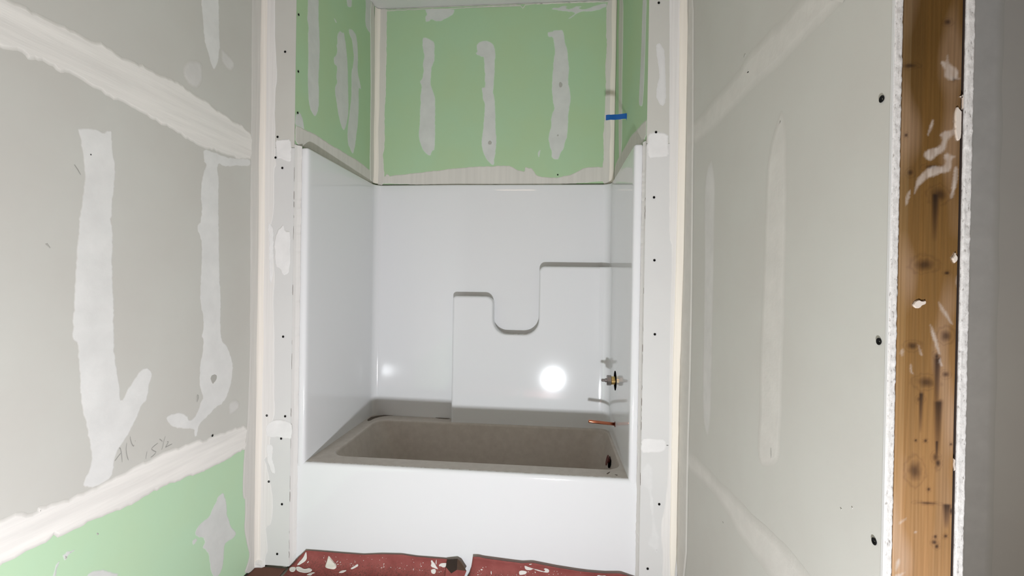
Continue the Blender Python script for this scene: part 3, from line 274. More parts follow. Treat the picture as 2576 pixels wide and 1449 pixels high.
def patch(name, pl, P, mat, parent, thick=.0005, feather=.004, edge=.35, step=.006, jit=.0022, lift=0, kind=None, label=None, bulge=0, clip=None, full=1):
    SEED[0] += 1
    P = [Vector(p) for p in P]
    if clip: P = [Vector((min(max(p.x, clip[0]), clip[1]), min(max(p.y, clip[2]), clip[3]))) for p in P]
    Q = resample(chaikin(P) if len(P) < 400 else P, step, jit, SEED[0]*3.1)
    if clip: Q = [Vector((min(max(p.x, clip[0]), clip[1]), min(max(p.y, clip[2]), clip[3]))) for p in Q]
    if signed(Q) < 0: Q.reverse()
    n = len(Q); In = []
    for i in range(n):
        a, b, c = Q[i-1], Q[i], Q[(i+1) % n]
        e1 = (b-a).normalized() if (b-a).length > 1e-7 else Vector((1, 0)); e2 = (c-b).normalized() if (c-b).length > 1e-7 else e1
        m = Vector((-(e1.y+e2.y), e1.x+e2.x))
        m = m.normalized() if m.length > 1e-4 else Vector((-e1.y, e1.x))
        In.append(b+m*feather)
    V = [on(pl, q.x, q.y, .0001+lift*.15) for q in Q]+[on(pl, q.x, q.y, thick+lift+bulge*abs(noise.noise((q.x*60, q.y*60, 5)))) for q in In]
    F = [(i, (i+1) % n, n+(i+1) % n, n+i) for i in range(n)]
    F += [tuple(n+i for i in t) for t in tessellate_polygon([[Vector((q.x, q.y, 0)) for q in In]])]
    me = bpy.data.meshes.new(name); me.from_pydata([tuple(v) for v in V], [], F); me.materials.append(mat)
    at = me.attributes.new('cover', 'FLOAT', 'POINT')
    for i in range(n): at.data[i].value = edge; at.data[n+i].value = full
    o = link(name, me, parent, kind, label)
    return o
def strokes(name, pl, lines, width, mat, parent, h=.0009):
    for S in lines:
        pts = [Vector(p) for p in S]; V = []; F = []
        for i, p in enumerate(pts):
            t = (pts[min(i+1, len(pts)-1)]-pts[max(i-1, 0)]).normalized(); nn = Vector((-t.y, t.x))
            ww = width*(.6 if i in (0, len(pts)-1) else 1)
            for s in (-.5, .5): V.append(on(pl, *(p+nn*s*ww), h))
        for i in range(len(pts)-1): F.append((2*i, 2*i+1, 2*i+3, 2*i+2))
        mesh(name, V, F, mat, parent)
# ------------------------------------------------------------------ setting
TOP = 2.917
Z1, Z2 = .618, 1.838
def struct(name, x0, x1, y0, y1, z0, z1, mat): 
    V, F = box(x0, x1, y0, y1, z0, z1); o = mesh(name, V, F, mat); o['kind'] = 'structure'; return o
floor = struct('floor', -1.1, 3.3, -3.3, 1.0, -.12, 0, M_concrete)
ceiling = struct('ceiling', -1.1, 3.3, -3.3, 1.0, TOP, TOP+.1, M_pale)
T = .0127
wall_left = struct('wall_left', XL-.11, XL-T-.0005, -3.2, .9, 0, TOP, M_grey)
def sheets(root, mk, zs, mats):
    for (a, b), m in zip(zs, mats): mk(a, b, m)
ZS = [(.012, Z1-.001), (Z1+.001, Z2-.001), (Z2+.001, TOP-.002)]
for (a, b), m in zip(ZS, (M_green, M_grey, M_grey)):
    for y0, y1 in ((-3.19, -1.2), (-1.198, -.0005)):
        bevel_box('drywall_sheet', XL-T, XL, y0, y1, a, b, m, wall_left, label='green moisture resistant sheet' if m is M_green else None)
wall_rear = struct('wall_rear', -1.0, 3.3, -3.3, -3.2, 0, TOP, plain('rear_wall_bounce_brown', (.30, .19, .11), .8))  # unseen wall; brown picked to cut and warm the bounced light
# jamb walls beside the alcove
def prism(name, pts, z0, z1, mat, parent=None, **kw):
    n = len(pts); V = [(x, y, z0) for x, y in pts]+[(x, y, z1) for x, y in pts]
    F = [(i, (i+1) % n, n+(i+1) % n, n+i) for i in range(n)]+[tuple(range(n)), tuple(range(n, 2*n))]
    return mesh(name, V, F, mat, parent, **kw)
wall_front_left = prism('wall_front_left', [(XL-.0, T+.0005), (-.762, T+.0005), (-.762, .9), (XL, .9)], 0, TOP, M_grey); wall_front_left['kind'] = 'structure'
wall_front_right = prism('wall_front_right', [(.762, T+.0005), (XR, T+.0005), (XR, .9), (.762, .9)], 0, TOP, M_grey); wall_front_right['kind'] = 'structure'
for (a, b), m in zip(ZS, (M_pale, M_pale, M_grey)):
    bevel_box('drywall_sheet', XL+.0003, -XJ, 0, T, a, b, m, wall_front_left)
    bevel_box('drywall_sheet', XJ, XR-.0003, 0, T, a, b, m, wall_front_right)
UT = 1.846
wall_alcove_left = prism('wall_alcove_left', [(-.7615, T+.001), (-.7603, T+.001), (-.726, YB), (-.7615, YB)], UT+.012, TOP, M_grey); wall_alcove_left['kind'] = 'structure'
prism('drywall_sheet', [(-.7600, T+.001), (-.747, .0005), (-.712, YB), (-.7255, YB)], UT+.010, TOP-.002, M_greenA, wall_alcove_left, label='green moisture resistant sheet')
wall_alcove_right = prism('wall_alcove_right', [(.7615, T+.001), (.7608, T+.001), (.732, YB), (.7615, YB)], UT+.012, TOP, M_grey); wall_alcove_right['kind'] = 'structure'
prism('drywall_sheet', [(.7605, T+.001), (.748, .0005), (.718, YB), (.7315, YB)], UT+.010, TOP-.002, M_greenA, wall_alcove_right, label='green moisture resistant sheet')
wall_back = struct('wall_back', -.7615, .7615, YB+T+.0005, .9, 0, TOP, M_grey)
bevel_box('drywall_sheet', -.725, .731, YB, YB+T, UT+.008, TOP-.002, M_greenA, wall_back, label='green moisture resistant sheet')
# right partition: core, sheets on both faces, raw end towards the opening
SX0, SX1 = XR+T+.0012, XR+T+.0012+.0845
wall_right = struct('wall_right', SX0, SX1, YE+.042, .099, 0, TOP, M_grey)
for a, b in ZS:
    bevel_box('drywall_sheet', XR, XR+T, YE+.004, -.0005, a, b, M_grey, wall_right)
FX0 = SX1+.0045; FX1 = FX0+T
bevel_box('drywall_sheet', FX0, FX1, YE+.004, .099, .012, TOP-.002, M_hall, wall_right)
def raw_edge(name, x0, x1, parent):
    nz, nx = 760, 8; V = []; F = []
    for j in range(nz+1):
        z = .02+(2.88-.02)*j/nz
        for i in range(nx+1):
            t = i/nx; x = x0+(x1-x0)*t
            d = .0010*noise.noise((x*170, z*90, 2))+.0010*noise.noise((x*60, z*230, 9))
            ox = (.0010*noise.noise((x0*9, z*45, 4))+.0008*noise.noise((x0*9+5, z*160, 4))) if i in (0, nx) else 0
            V.append((x+ox*(1 if i else 1), YE+d+(.0015 if i in (0, nx) else 0), z))
        V.append((x1, YE+.006, z)); V.append((x0, YE+.006, z))
    w_ = nx+3
    for j in range(nz):
        for i in range(w_): F.append((j*w_+i, j*w_+(i+1) % w_, (j+1)*w_+(i+1) % w_, (j+1)*w_+i))
    return mesh(name, V, F, M_core, parent, smooth=True, label='ragged white gypsum edge of cut sheet')
raw_edge('gypsum_edge', XR+.0002, XR+T, wall_right)
raw_edge('gypsum_edge', FX0, FX1-.0002, wall_right)
bevel_box('sheet_paper', FX0-.0016, FX0-.0002, YE+.003, YE+.04, .02, 2.88, M_kraft_gapshade, wall_right, .0002)  # back paper, near-black so the gap beside the stud looks shaded
bevel_box('stud_gap_shade', SX1-.0003, FX0-.0003, YE+.014, YE+.041, .02, 2.15, M_kraft_gapshade, wall_right, .0002)  # dark filler strip standing in for the shade inside the gap
bevel_box('sheet_paper', XR-.0006, XR+.0004, YE+.0005, YE+.006, .02, 2.88, M_pale, wall_right, .0002)
# opening head and the partition beyond the opening
struct('wall_right_far', XR, FX1, -3.2, -2.05, 0, TOP, M_grey)
struct('trim_1', XR, FX1, -2.05, YE+.04, 2.16, TOP, M_grey)
wall_hall = struct('wall_hall_back', FX1, 3.3, .10, .20, 0, TOP, M_hall)
struct('wall_hall_side', 3.2, 3.3, -3.2, .10, 0, TOP, M_hall)

# ------------------------------------------------------------------ joint compound, tape, screws
HL = (-1.19, -.001, .0, TOP)
for P in TR['L_seam']: patch('joint_tape', 'L', P, MUD_bandL, wall_left, .0016, .010, .15, .010, .006, label='wide band of tape under joint compound')
for P in TR['L_patch']: patch('joint_compound_patch', 'L', P, MUD_g, wall_left, .0005, .0045, .15, jit=.003)
for P in TR['L_faint']: patch('joint_compound_patch', 'L', P, MUD_faint, wall_left, .0009, .012, 0, jit=.004)
for P in TR['L_patch_green']: patch('joint_compound_patch', 'L', P, MUD_G, wall_left, .0006, .004, .25, jit=.003)
patch('corner_tape', 'L', TR['L_corner'][0], MUD_cornL, wall_left, .0010, .008, .2, .03, .002, lift=.0010)
for P in TR['L_dent']: patch('dent', 'L', P, M_dent, wall_left, .0009, .0025, .3)
strokes('pencil_mark', 'L', TR['pencil'], .0022, M_pencil, wall_left)
patch('corner_tape', 'J', TR['J_corner'][0], MUD_corner, wall_front_left, .0016, .004, .5, .02, .002)
for P in TR['J_patch']: patch('joint_compound_patch', 'J', P, MUD_white, wall_front_left, .0008, .005, 0, lift=.0016, jit=.003)
for P in TR['J_patchR']: patch('joint_compound_patch', 'J', P, MUD_white, wall_front_right, .0008, .006, 0, lift=.0004, jit=.003)
for P in TR['J_faintR']: patch('joint_compound_patch', 'J', P, MUD_jf, wall_front_right, .0004, .010, 0, jit=.003)
patch('corner_tape', 'J', TR['J_cornerR'][0], MUD_corner, wall_front_right, .0014, .005, .3, .03, .0015, lift=.001)
patch('corner_tape', 'J', TR['J_beadR'][0], MUD_bead, wall_front_right, .0035, .003, .8, .03, .0012, lift=.002, label='cream ridge of corner compound')
for P in TR['R_seam']: patch('joint_tape', 'R', P, MUD_soft, wall_right, .0010, .026, 0, .03, .003, clip=(YE+.006, -.001, 0, TOP), label='soft sanded band of joint compound')
for P in TR['R_patch']: patch('joint_compound_patch', 'R', P, MUD_soft, wall_right, .0006, .016, 0, jit=.0012)
for P in TR['R_faint']: patch('joint_compound_patch', 'R', P, MUD_faint, wall_right, .0005, .016, 0, jit=.0012)
patch('corner_tape', 'R', TR['R_corner'][0], MUD_soft, wall_right, .0014, .008, .2, .03, .0015, lift=.003)
for P in TR['R_dent']: patch('dent', 'R', P, M_dent, wall_right, .0004, .0006, .3, lift=.0006, jit=.0006)
for P in TR['AL_patch']: patch('joint_compound_patch', 'AL', P, MUD_G, wall_alcove_left, .0005, .0045, .2)
patch('joint_tape', 'AL', TR['AL_tape'][0], MUD_cornerG, wall_alcove_left, .0010, .005, .9, .012, lift=.0006, clip=(0.0008, .795, UT+.0075, TOP))
patch('corner_tape', 'AL', TR['AL_corner'][0], MUD_cornerG, wall_alcove_left, .002, .004, .5, .03, lift=.002, clip=(0, .796, UT+.012, TOP-.002))
for P in TR['B_patch']: patch('joint_compound_patch', 'B', P, MUD_G, wall_back, .0005, .0045, .2)
for k in ('left', 'right', 'top', 'bottom'):
    patch('joint_tape', 'B', TR['B_tape_'+k][0], MUD_cornerG, wall_back, .0010, .004, .9, .012, .003, lift={'left': .001, 'right': .001, 'top': .0004, 'bottom': .0007}[k], clip=(-.7115, .7175, UT+.0035, TOP-.001))
for P in TR['B_dent']: patch('dent', 'B', P, M_dent, wall_back, .0005, .002, 0, lift=.0016)
for P in TR['AR_patch']: patch('joint_compound_patch', 'AR', P, MUD_G, wall_alcove_right, .0013, .006, .4)
patch('joint_tape', 'AR', TR['AR_tape'][0], MUD_cornerG, wall_alcove_right, .0014, .01, .3, .02, lift=.001, clip=(0.001, .795, UT+.012, TOP))
patch('corner_tape', 'AR', TR['AR_corner'][0], MUD_cornerG, wall_alcove_right, .0016, .006, .4, .03, lift=.001, clip=(0, .796, UT+.012, TOP-.002))
# rounded cream ridges standing in the two inside corners of the alcove and the left corner
def ridge(x, y, r, z0, z1, mat, parent, sx, sy):
    n = 40; V = []; F = []
    prof = [(0, 1.7), (.25, 1.05), (.55, .55), (1.05, .25), (1.7, 0)]
    for j in range(n+1):
        z = z0+(z1-z0)*j/n
        for i, (a, b) in enumerate(prof):
            k = r*(1+.22*noise.noise((z*7, i*3.1, x*5)))
            V.append((x+sx*a*k, y+sy*b*k, z))
    p = len(prof)
    for j in range(n):
        for i in range(p-1): F.append((j*p+i, j*p+i+1, (j+1)*p+i+1, (j+1)*p+i))
    o = mesh('corner_ridge', V, F, mat, parent, smooth=True)
    at = o.data.attributes.new('cover', 'FLOAT', 'POINT')
    for d in at.data: d.value = 1
    return o
ridge(XL+.0015, -.0015, .0105, .012, TOP-.003, MUD_ridge, wall_front_left, 1, -1)
ridge(-.711, YB-.002, .014, UT+.012, TOP-.003, MUD_bead, wall_back, 1, -1)
ridge(.717, YB-.002, .014, UT+.012, TOP-.003, MUD_bead, wall_back, -1, -1)
# mudded returns between the wall face and the tub flange
def ret(name, x0, x1, parent, s):
    n = 160; V = []; F = []
    for j in range(n+1):
        z = .012+(UT+.006-.012)*j/n
        e = .0012*noise.noise((z*60, s, 1))+.0015*noise.noise((z*14, s, 7))
        V += [(x0, .0015+abs(e)*.6, z), (x0+(x1-x0)*.35+e, .014+e, z), (x1+e*1.5, .0285, z), (x1+e*1.5, .034, z)]
    for j in range(n):
        for i in range(3): F.append((4*j+i, 4*j+i+1, 4*j+i+5, 4*j+i+4))
    o = mesh(name, V, F, MUD_corner, parent)
    at = o.data.attributes.new('cover', 'FLOAT', 'POINT')
    for d in at.data: d.value = .9
ret('edge_compound', -XJ, -.7315, wall_front_left, 1)
ret('edge_compound', XJ, .7385, wall_front_right, 2)
# dark cracks along the sheet edges
def crack(x, z0, z1, parent, s):
    k = 0; z = z0
    while z < z1:
        L = random.uniform(.01, .07)
        if random.random() < .55:
            pts = [(x+.0018*noise.noise((s, zz*70, 1)), zz) for zz in [z+L*t/5 for t in range(6)]]
            strokes('edge_crack', 'J', [pts], random.uniform(.0008, .0022), M_dirt, parent, .0012)
        z += L+random.uniform(.005, .05)
crack(-XJ+.0015, .05, 2.0, wall_front_left, 3)
crack(XJ-.0015, .45, 1.9, wall_front_right, 5)
# screws
def screw_mesh():
    V, F = lathe([(-.002, .0022), (.0, .0042), (.0005, .0042), (.0007, .0036), (.0002, .0020), (-.0010, .0006)], 14, (0, 0, 0), (0, 0, 1))
    me = bpy.data.meshes.new('drywall_screw'); me.from_pydata([tuple(v) for v in V], [], F); me.materials.append(M_black); return me
SM = screw_mesh()
def screws(pl, L, parent, nrm, sc=1, lift=.0012):
    for u, v in L:
        o = bpy.data.objects.new('drywall_screw', SM); COL.objects.link(o); o.parent = parent; o.matrix_parent_inverse = Matrix.Translation(-parent.location)
        o.location = on(pl, u, v, lift); o.rotation_euler = Vector(nrm).to_track_quat('Z', 'Y').to_euler(); o.scale = (sc, sc, sc)
screws('J', TR['JL_screw'], wall_front_left, (0, -1, 0), 1.15, .0024); screws('J', TR['JR_screw'], wall_front_right, (0, -1, 0), 1.15, .0022)
screws('L', TR['L_screw'][:1], wall_left, (1, 0, 0), 1, .0025); screws('L', TR['L_screw'][1:], wall_left, (1, 0, 0), .45, .0008)
screws('R', TR['R_screw'], wall_right, (-1, 0, 0), 1.35); screws('AL', TR['AL_screw'], wall_alcove_left, (1, 0, 0), 1.2, .003); screws('B', TR['B_screw'], wall_back, (0, -1, 0), 1.0, .003)
# crumbly compound at the foot of the left corner
for P in TR['lump']: patch('compound_lump', 'J', P, MUD_corner, wall_front_left, .010, .008, .9, .012, .006, bulge=.012, lift=.001)
# faint compound stripe on the hall wall
def hall_strip(x0, x1):
    V = []; F = []
    for j in range(61):
        z = .02+2.85*j/60; e = .012*noise.noise((z*5, x0, 2))
        V += [(x0, .0995, z), (x0+.02+e, .0985, z), (x1+e, .0985, z), (x1+.03+e, .0995, z)]
    for j in range(60):
        for i in range(3): F.append((4*j+i, 4*j+i+1, 4*j+i+5, 4*j+i+4))
    o = mesh('joint_tape', V, F, MUD_faint, wall_hall)
    at = o.data.attributes.new('cover', 'FLOAT', 'POINT')
    for i, d in enumerate(at.data): d.value = 1 if i % 4 in (1, 2) else 0
hall_strip(2.035, 2.125)

# ------------------------------------------------------------------ tub and shower unit
tub = thing('bathtub', (0, .4, 0), 'white glossy one-piece tub and shower surround filling the green alcove', 'bathtub')
RZ = .459
def surround():
    pr = [(-.735, .036), (-.730, .0305), (-.716, .0300), (-.709, .0308), (-.7045, .0345), (-.7018, .041), (-.7005, .052), (-.7000, .07), (-.6955, .715)]
    R = .052
    for k in range(1, 13):
        t = math.pi/2*k/12; pr.append((-.6950+R*.8-R*.8*math.cos(t), .782-R*.8+R*.8*math.sin(t)))
    pr += [(-.62, .7812), (-.40, .7766), (-.20, .772), (.0, .775), (.60, .775)]
    for k in range(0, 12):
        t = math.pi/2*(1-k/12); pr.append((.7015-R+R*math.cos(t), .775-R+R*math.sin(t)))
    pr += [(.7015, .72), (.7045, .07), (.705, .052), (.706, .041), (.7085, .0345), (.714, .0308), (.720, .0300), (.735, .0305), (.740, .036)]
    P = [Vector(p) for p in pr]; Nn = []
    for i in range(len(P)):
        t = (P[min(i+1, len(P)-1)]-P[max(i-1, 0)]).normalized(); Nn.append(Vector((-t.y, t.x)))
    V = []; F = []
    rows = [(.30, 0), (.44, 0), (.9, 0), (1.4, 0), (1.80, 0), (UT-.008, 0), (UT-.003, .0015), (UT, .006), (UT, .012), (UT-.004, .02)]
    for z, o in rows:
        for p, n in zip(P, Nn):
            q = p+n*o; V.append((q.x, min(q.y, .793), z))
    m = len(P)
    for j in range(len(rows)-1):
        for i in range(m-1): F.append((j*m+i, j*m+i+1, (j+1)*m+i+1, (j+1)*m+i))
    return V, F
V, F = surround(); mesh('shower_surround', V, F, M_tub, tub, smooth=True)
def rr(x0, x1, y0, y1, r, z, n=10, bow=0):
    out = []
    for cx, cy, a in ((x1-r, y0+r, -90), (x1-r, y1-r, 0), (x0+r, y1-r, 90), (x0+r, y0+r, 180)):
        for k in range(n+1):
            t = math.radians(a+90*k/n); out.append(Vector((cx+r*math.cos(t), cy+r*math.sin(t), z)))
    res = []
    for i, p in enumerate(out):
        q = out[(i+1) % len(out)]; d = (q-p).length; res.append(p)
        if (i+1) % (n+1) == 0:
            for k in range(1, 12): res.append(p+(q-p)*k/12)
    return res
def basin():
    def lp(ins, z, r): return rr(-.636+ins, .692-ins*.35, .122+ins*.8, .690-ins*.5, r, z)
    L = [rr(-.7005, .7065, .046, .7765, .004, RZ), lp(-.004, RZ, .08), lp(.002, RZ-.001, .075), lp(.007, RZ-.005, .074), lp(.010, RZ-.014, .073), lp(.012, RZ-.022, .075), lp(.03, .40, .095), lp(.055, .28, .10), lp(.08, .17, .11), lp(.11, .12, .12), lp(.16, .105, .12)]
    V = []; F = []; n = len(L[0])
    for l in L: V += l
    for j in range(len(L)-1):
        for i in range(n): F.append((j*n+i, j*n+(i+1) % n, (j+1)*n+(i+1) % n, (j+1)*n+i))
    F.append(tuple(range((len(L)-1)*n, len(L)*n)))
    return V, F
V, F = basin(); b = mesh('basin', V, F, M_dusty, tub, smooth=True, label='dusty basin and deck of the tub')
def apron():
    pr = [(.06, RZ-.0002), (.046, RZ), (.040, RZ-.0012), (.034, RZ-.005), (.0312, RZ-.011), (.0302, RZ-.018), (.030, RZ-.026), (.030, RZ-.05), (.030, .25), (.030, .02), (.034, .0)]
    V = []; F = []; nx = 24
    for i in range(nx+1):
        x = -.7345+(.7395+.7345)*i/nx
        for y, z in pr: V.append((x, y, z))
    m = len(pr)
    for i in range(nx):
        for j in range(m-1): F.append((i*m+j, i*m+j+1, (i+1)*m+j+1, (i+1)*m+j))
    return V, F
V, F = apron(); mesh('apron', V, F, M_tub, tub, smooth=True)
def arc(cx, cz, r, a0, a1, n=9): return [(cx+r*math.cos(math.radians(a0+(a1-a0)*k/n)), cz+r*math.sin(math.radians(a0+(a1-a0)*k/n))) for k in range(n+1)]
def shelf():
    YF, YBk = .700, .7765
    xl, z1, xd0, zd, xd1, z2 = -.195, 1.190, .040, .975, .303, 1.367
    P = [(xl, .44)]
    P += arc(xl+.022, z1-.022, .022, 180, 90)
    P += arc(xd0-.045, z1-.045, .045, 90, 0)
    P += arc(xd0+.085, zd+.085, .085, 180, 270)
    P += arc(xd1-.085, zd+.085, .085, 270, 360)
    P += arc(xd1+.032, z2-.032, .032, 180, 90)
    P += [(.64, z2), (.64, .44)]
    P = [Vector(p) for p in P]; P.reverse()
    n = len(P)
    def ins(d):
        out = []
        for i in range(n):
            a, b, c = P[i-1], P[i], P[(i+1) % n]; e1 = (b-a).normalized(); e2 = (c-b).normalized()
            m = Vector((-(e1.y+e2.y), e1.x+e2.x)); L = m.length; m = m/L; k = min(1.5, 1/max(.5, L/2))
            q = b+m*d*k
            if b.x > .639: q.x = .64
            if b.y < .441: q.y = .44
            out.append(q)
        return out
    if signed(P) < 0: pass
    rings = [(0, YBk), (.0, YF+.014), (.0016, YF+.0066), (.0066, YF+.0016), (.014, YF)]
    V = []; F = []
    for d, y in rings: V += [(q.x, y, q.y) for q in ins(d)]
    for j in range(len(rings)-1):
        for i in range(n): F.append((j*n+i, j*n+(i+1) % n, (j+1)*n+(i+1) % n, (j+1)*n+i))
    k0 = (len(rings)-1)*n
    F += [tuple(k0+i for i in t) for t in tessellate_polygon([[Vector((q.x, q.y, 0)) for q in ins(.014)]])]
    # coved end that runs into the right side wall
    pr = [(.64, YF)]
    for k in range(1, 11):
        t = math.pi/2*k/10; pr.append((.651+.052*math.sin(t), YF-.052+.052*math.cos(t)))
    pr.append((.7045, .60))
    base = len(V); m = len(pr)
    rows = [(.44, 0), (z2-.012, 0), (z2-.0045, .0012), (z2-.0012, .0045), (z2, .010), (z2, .06)]
    for z, o in rows:
        for x, y in pr: V.append((min(x+(o*.4 if x > .65 else 0), .712), y+o, z))
    for j in range(len(rows)-1):
        for i in range(m-1): F.append((base+j*m+i, base+j*m+i+1, base+(j+1)*m+i+1, base+(j+1)*m+i))
    return V, F
V, F = shelf(); o = mesh('shelf_panel', V, F, M_tub, tub, smooth=True, label='raised lower panel with stepped soap ledges and a U-shaped dip')
for p in o.data.polygons:
    if all(abs(o.data.vertices[i].co.y-.700) < 1e-5 for i in p.vertices): p.use_smooth = False
md = o.modifiers.new('edges', 'EDGE_SPLIT'); md.split_angle = math.radians(50)
def disc(name, c, nrm, r, mat, parent, th=.0012, n=28, rag=0, **kw):
    a = Vector(nrm).normalized(); e1 = a.orthogonal().normalized(); e2 = a.cross(e1); V = []; F = []
    for d, s in ((-.002, 1), (th*.7, 1), (th, .96)):
        for k in range(n):
            t = 2*math.pi*k/n; V.append(Vector(c)+a*d+(e1*math.cos(t)+e2*math.sin(t))*r*s*(1+rag*random.uniform(-1, 1)))
    for j in range(2):
        for k in range(n): F.append((j*n+k, j*n+(k+1) % n, (j+1)*n+(k+1) % n, (j+1)*n+k))
    F.append(tuple(range(n))); F.append(tuple(range(2*n, 3*n)))
    return mesh(name, V, F, mat, parent, **kw)
ov = disc('overflow_opening', (.6795, .425, .386), (-1, 0, .25), .036, M_void, tub, rag=.05, label='black round overflow opening in the basin wall')
disc('overflow_pipe', (.664, .422, .388), (-1, 0, .25), .026, M_plug, ov, th=.001, label='dark red face of the overflow pipe')
V, F = lathe([(0, .013), (.014, .012)], 16, (.678, .425, .387), (-1, 0, .1)); mesh('overflow_neck', V, F, M_plug, ov, smooth=False)
for P in TR['dirt']: patch('grit', 'K', P, M_dirt, tub, .0008, .0012, .9, .004, .0025)

V, F = box(-.53, -.208, .7715, .7722, 1.1785, 1.1795); mesh('mould_seam', [(x, y+.0125*(-.2-x)/.42+.0002, z) for x, y, z in V], F, M_tub, tub)

# ------------------------------------------------------------------ plumbing on the right side wall of the unit
vc = Vector((.7025, .462, .780))
valve = thing('shower_valve', vc, 'brass shower mixing valve poking from a black hole above the copper pipe', 'valve')
disc('wall_hole', vc+Vector((.0005, 0, 0)), (-1, 0, 0), .050, M_void, valve, rag=.02, label='black hole cut in the surround')
V, F = lathe([(0, .021), (.022, .021), (.026, .019)], 24, vc, (-1, 0, 0)); mesh('valve_body', V, F, M_brass, valve)
V, F = lathe([(.020, .024), (.022, .0265), (.040, .0265), (.043, .024), (.044, .012)], 8, vc, (-1, 0, 0)); mesh('bonnet_nut', V, F, M_steel, valve)
V, F = lathe([(.044, .011), (.050, .010), (.052, .0075), (.066, .0075), (.070, .004)], 16, vc, (-1, 0, 0)); mesh('valve_stem', V, F, M_steel, valve)
pc = Vector((.7035, .436, .5655))
pipe = thing('copper_pipe', pc, 'horizontal copper stub pipe below the shower valve, above the tub rim', 'pipe')
tip = Vector((.5690, .4300, .577)); ax = (tip-pc).normalized(); Lp = (tip-pc).length
V, F = lathe([(0, .0080), (Lp-.004, .0080), (Lp-.001, .0068), (Lp, .003)], 20, pc, ax); mesh('tube', V, F, M_copper, pipe, smooth=True)
V, F = lathe([(0, .0135), (.004, .0135), (.005, .0085)], 20, pc+Vector((.001, 0, 0)), ax); mesh('wall_collar', V, F, plain('dark_collar', (.12, .05, .035), .5), pipe)

# ------------------------------------------------------------------ blue tape tag
def tape():
    A = Vector((.629, .425, 2.100)); B = Vector((.7325, .427, 2.107)); up = Vector((0, 0, .026)); V = []; F = []
    n = 16
    nrm = (B-A).cross(up).normalized()
    for side in (0, 1):
        for i in range(n+1):
            t = i/n; p = A+(B-A)*t+nrm*(.0025*math.sin(t*9)+.0006*side)
            h = up*(1+.03*math.sin(t*21))
            V += [p-h*.5, p, p+h*.5+nrm*.001*math.sin(i)]
    m = 3*(n+1)
    for s in (0, m):
        for i in range(n):
            for j in range(2): F.append((s+3*i+j, s+3*i+j+1, s+3*i+3+j+1, s+3*i+3+j))
    for i in range(n):
        F.append((3*i, 3*i+3, m+3*i+3, m+3*i)); F.append((3*i+2, 3*i+5, m+3*i+5, m+3*i+2))
    F.append((0, 1, m+1, m)); F.append((1, 2, m+2, m+1)); F.append((3*n, 3*n+1, m+3*n+1, m+3*n)); F.append((3*n+1, 3*n+2, m+3*n+2, m+3*n+1))
    return V, F, A, B
V, F, A, B = tape()
tp = thing('masking_tape', B, 'short strip of blue masking tape in the right alcove corner', 'tape')
mesh('tape_strip', V, F, M_blue, tp)
V = [B+Vector(v) for v in ((-.001, 0, .010), (.0045, -.004, .008), (.0045, -.006, -.012), (.001, -.004, -.030), (-.003, .002, -.012))]
V += [v+Vector((.0012, .0012, 0)) for v in V]
mesh('tape_tail', V, [(0, 1, 2, 3, 4), (5, 6, 7, 8, 9), (0, 1, 6, 5), (1, 2, 7, 6), (2, 3, 8, 7), (3, 4, 9, 8), (4, 0, 5, 9)], M_blue, tp, label='folded dark end of the tape')

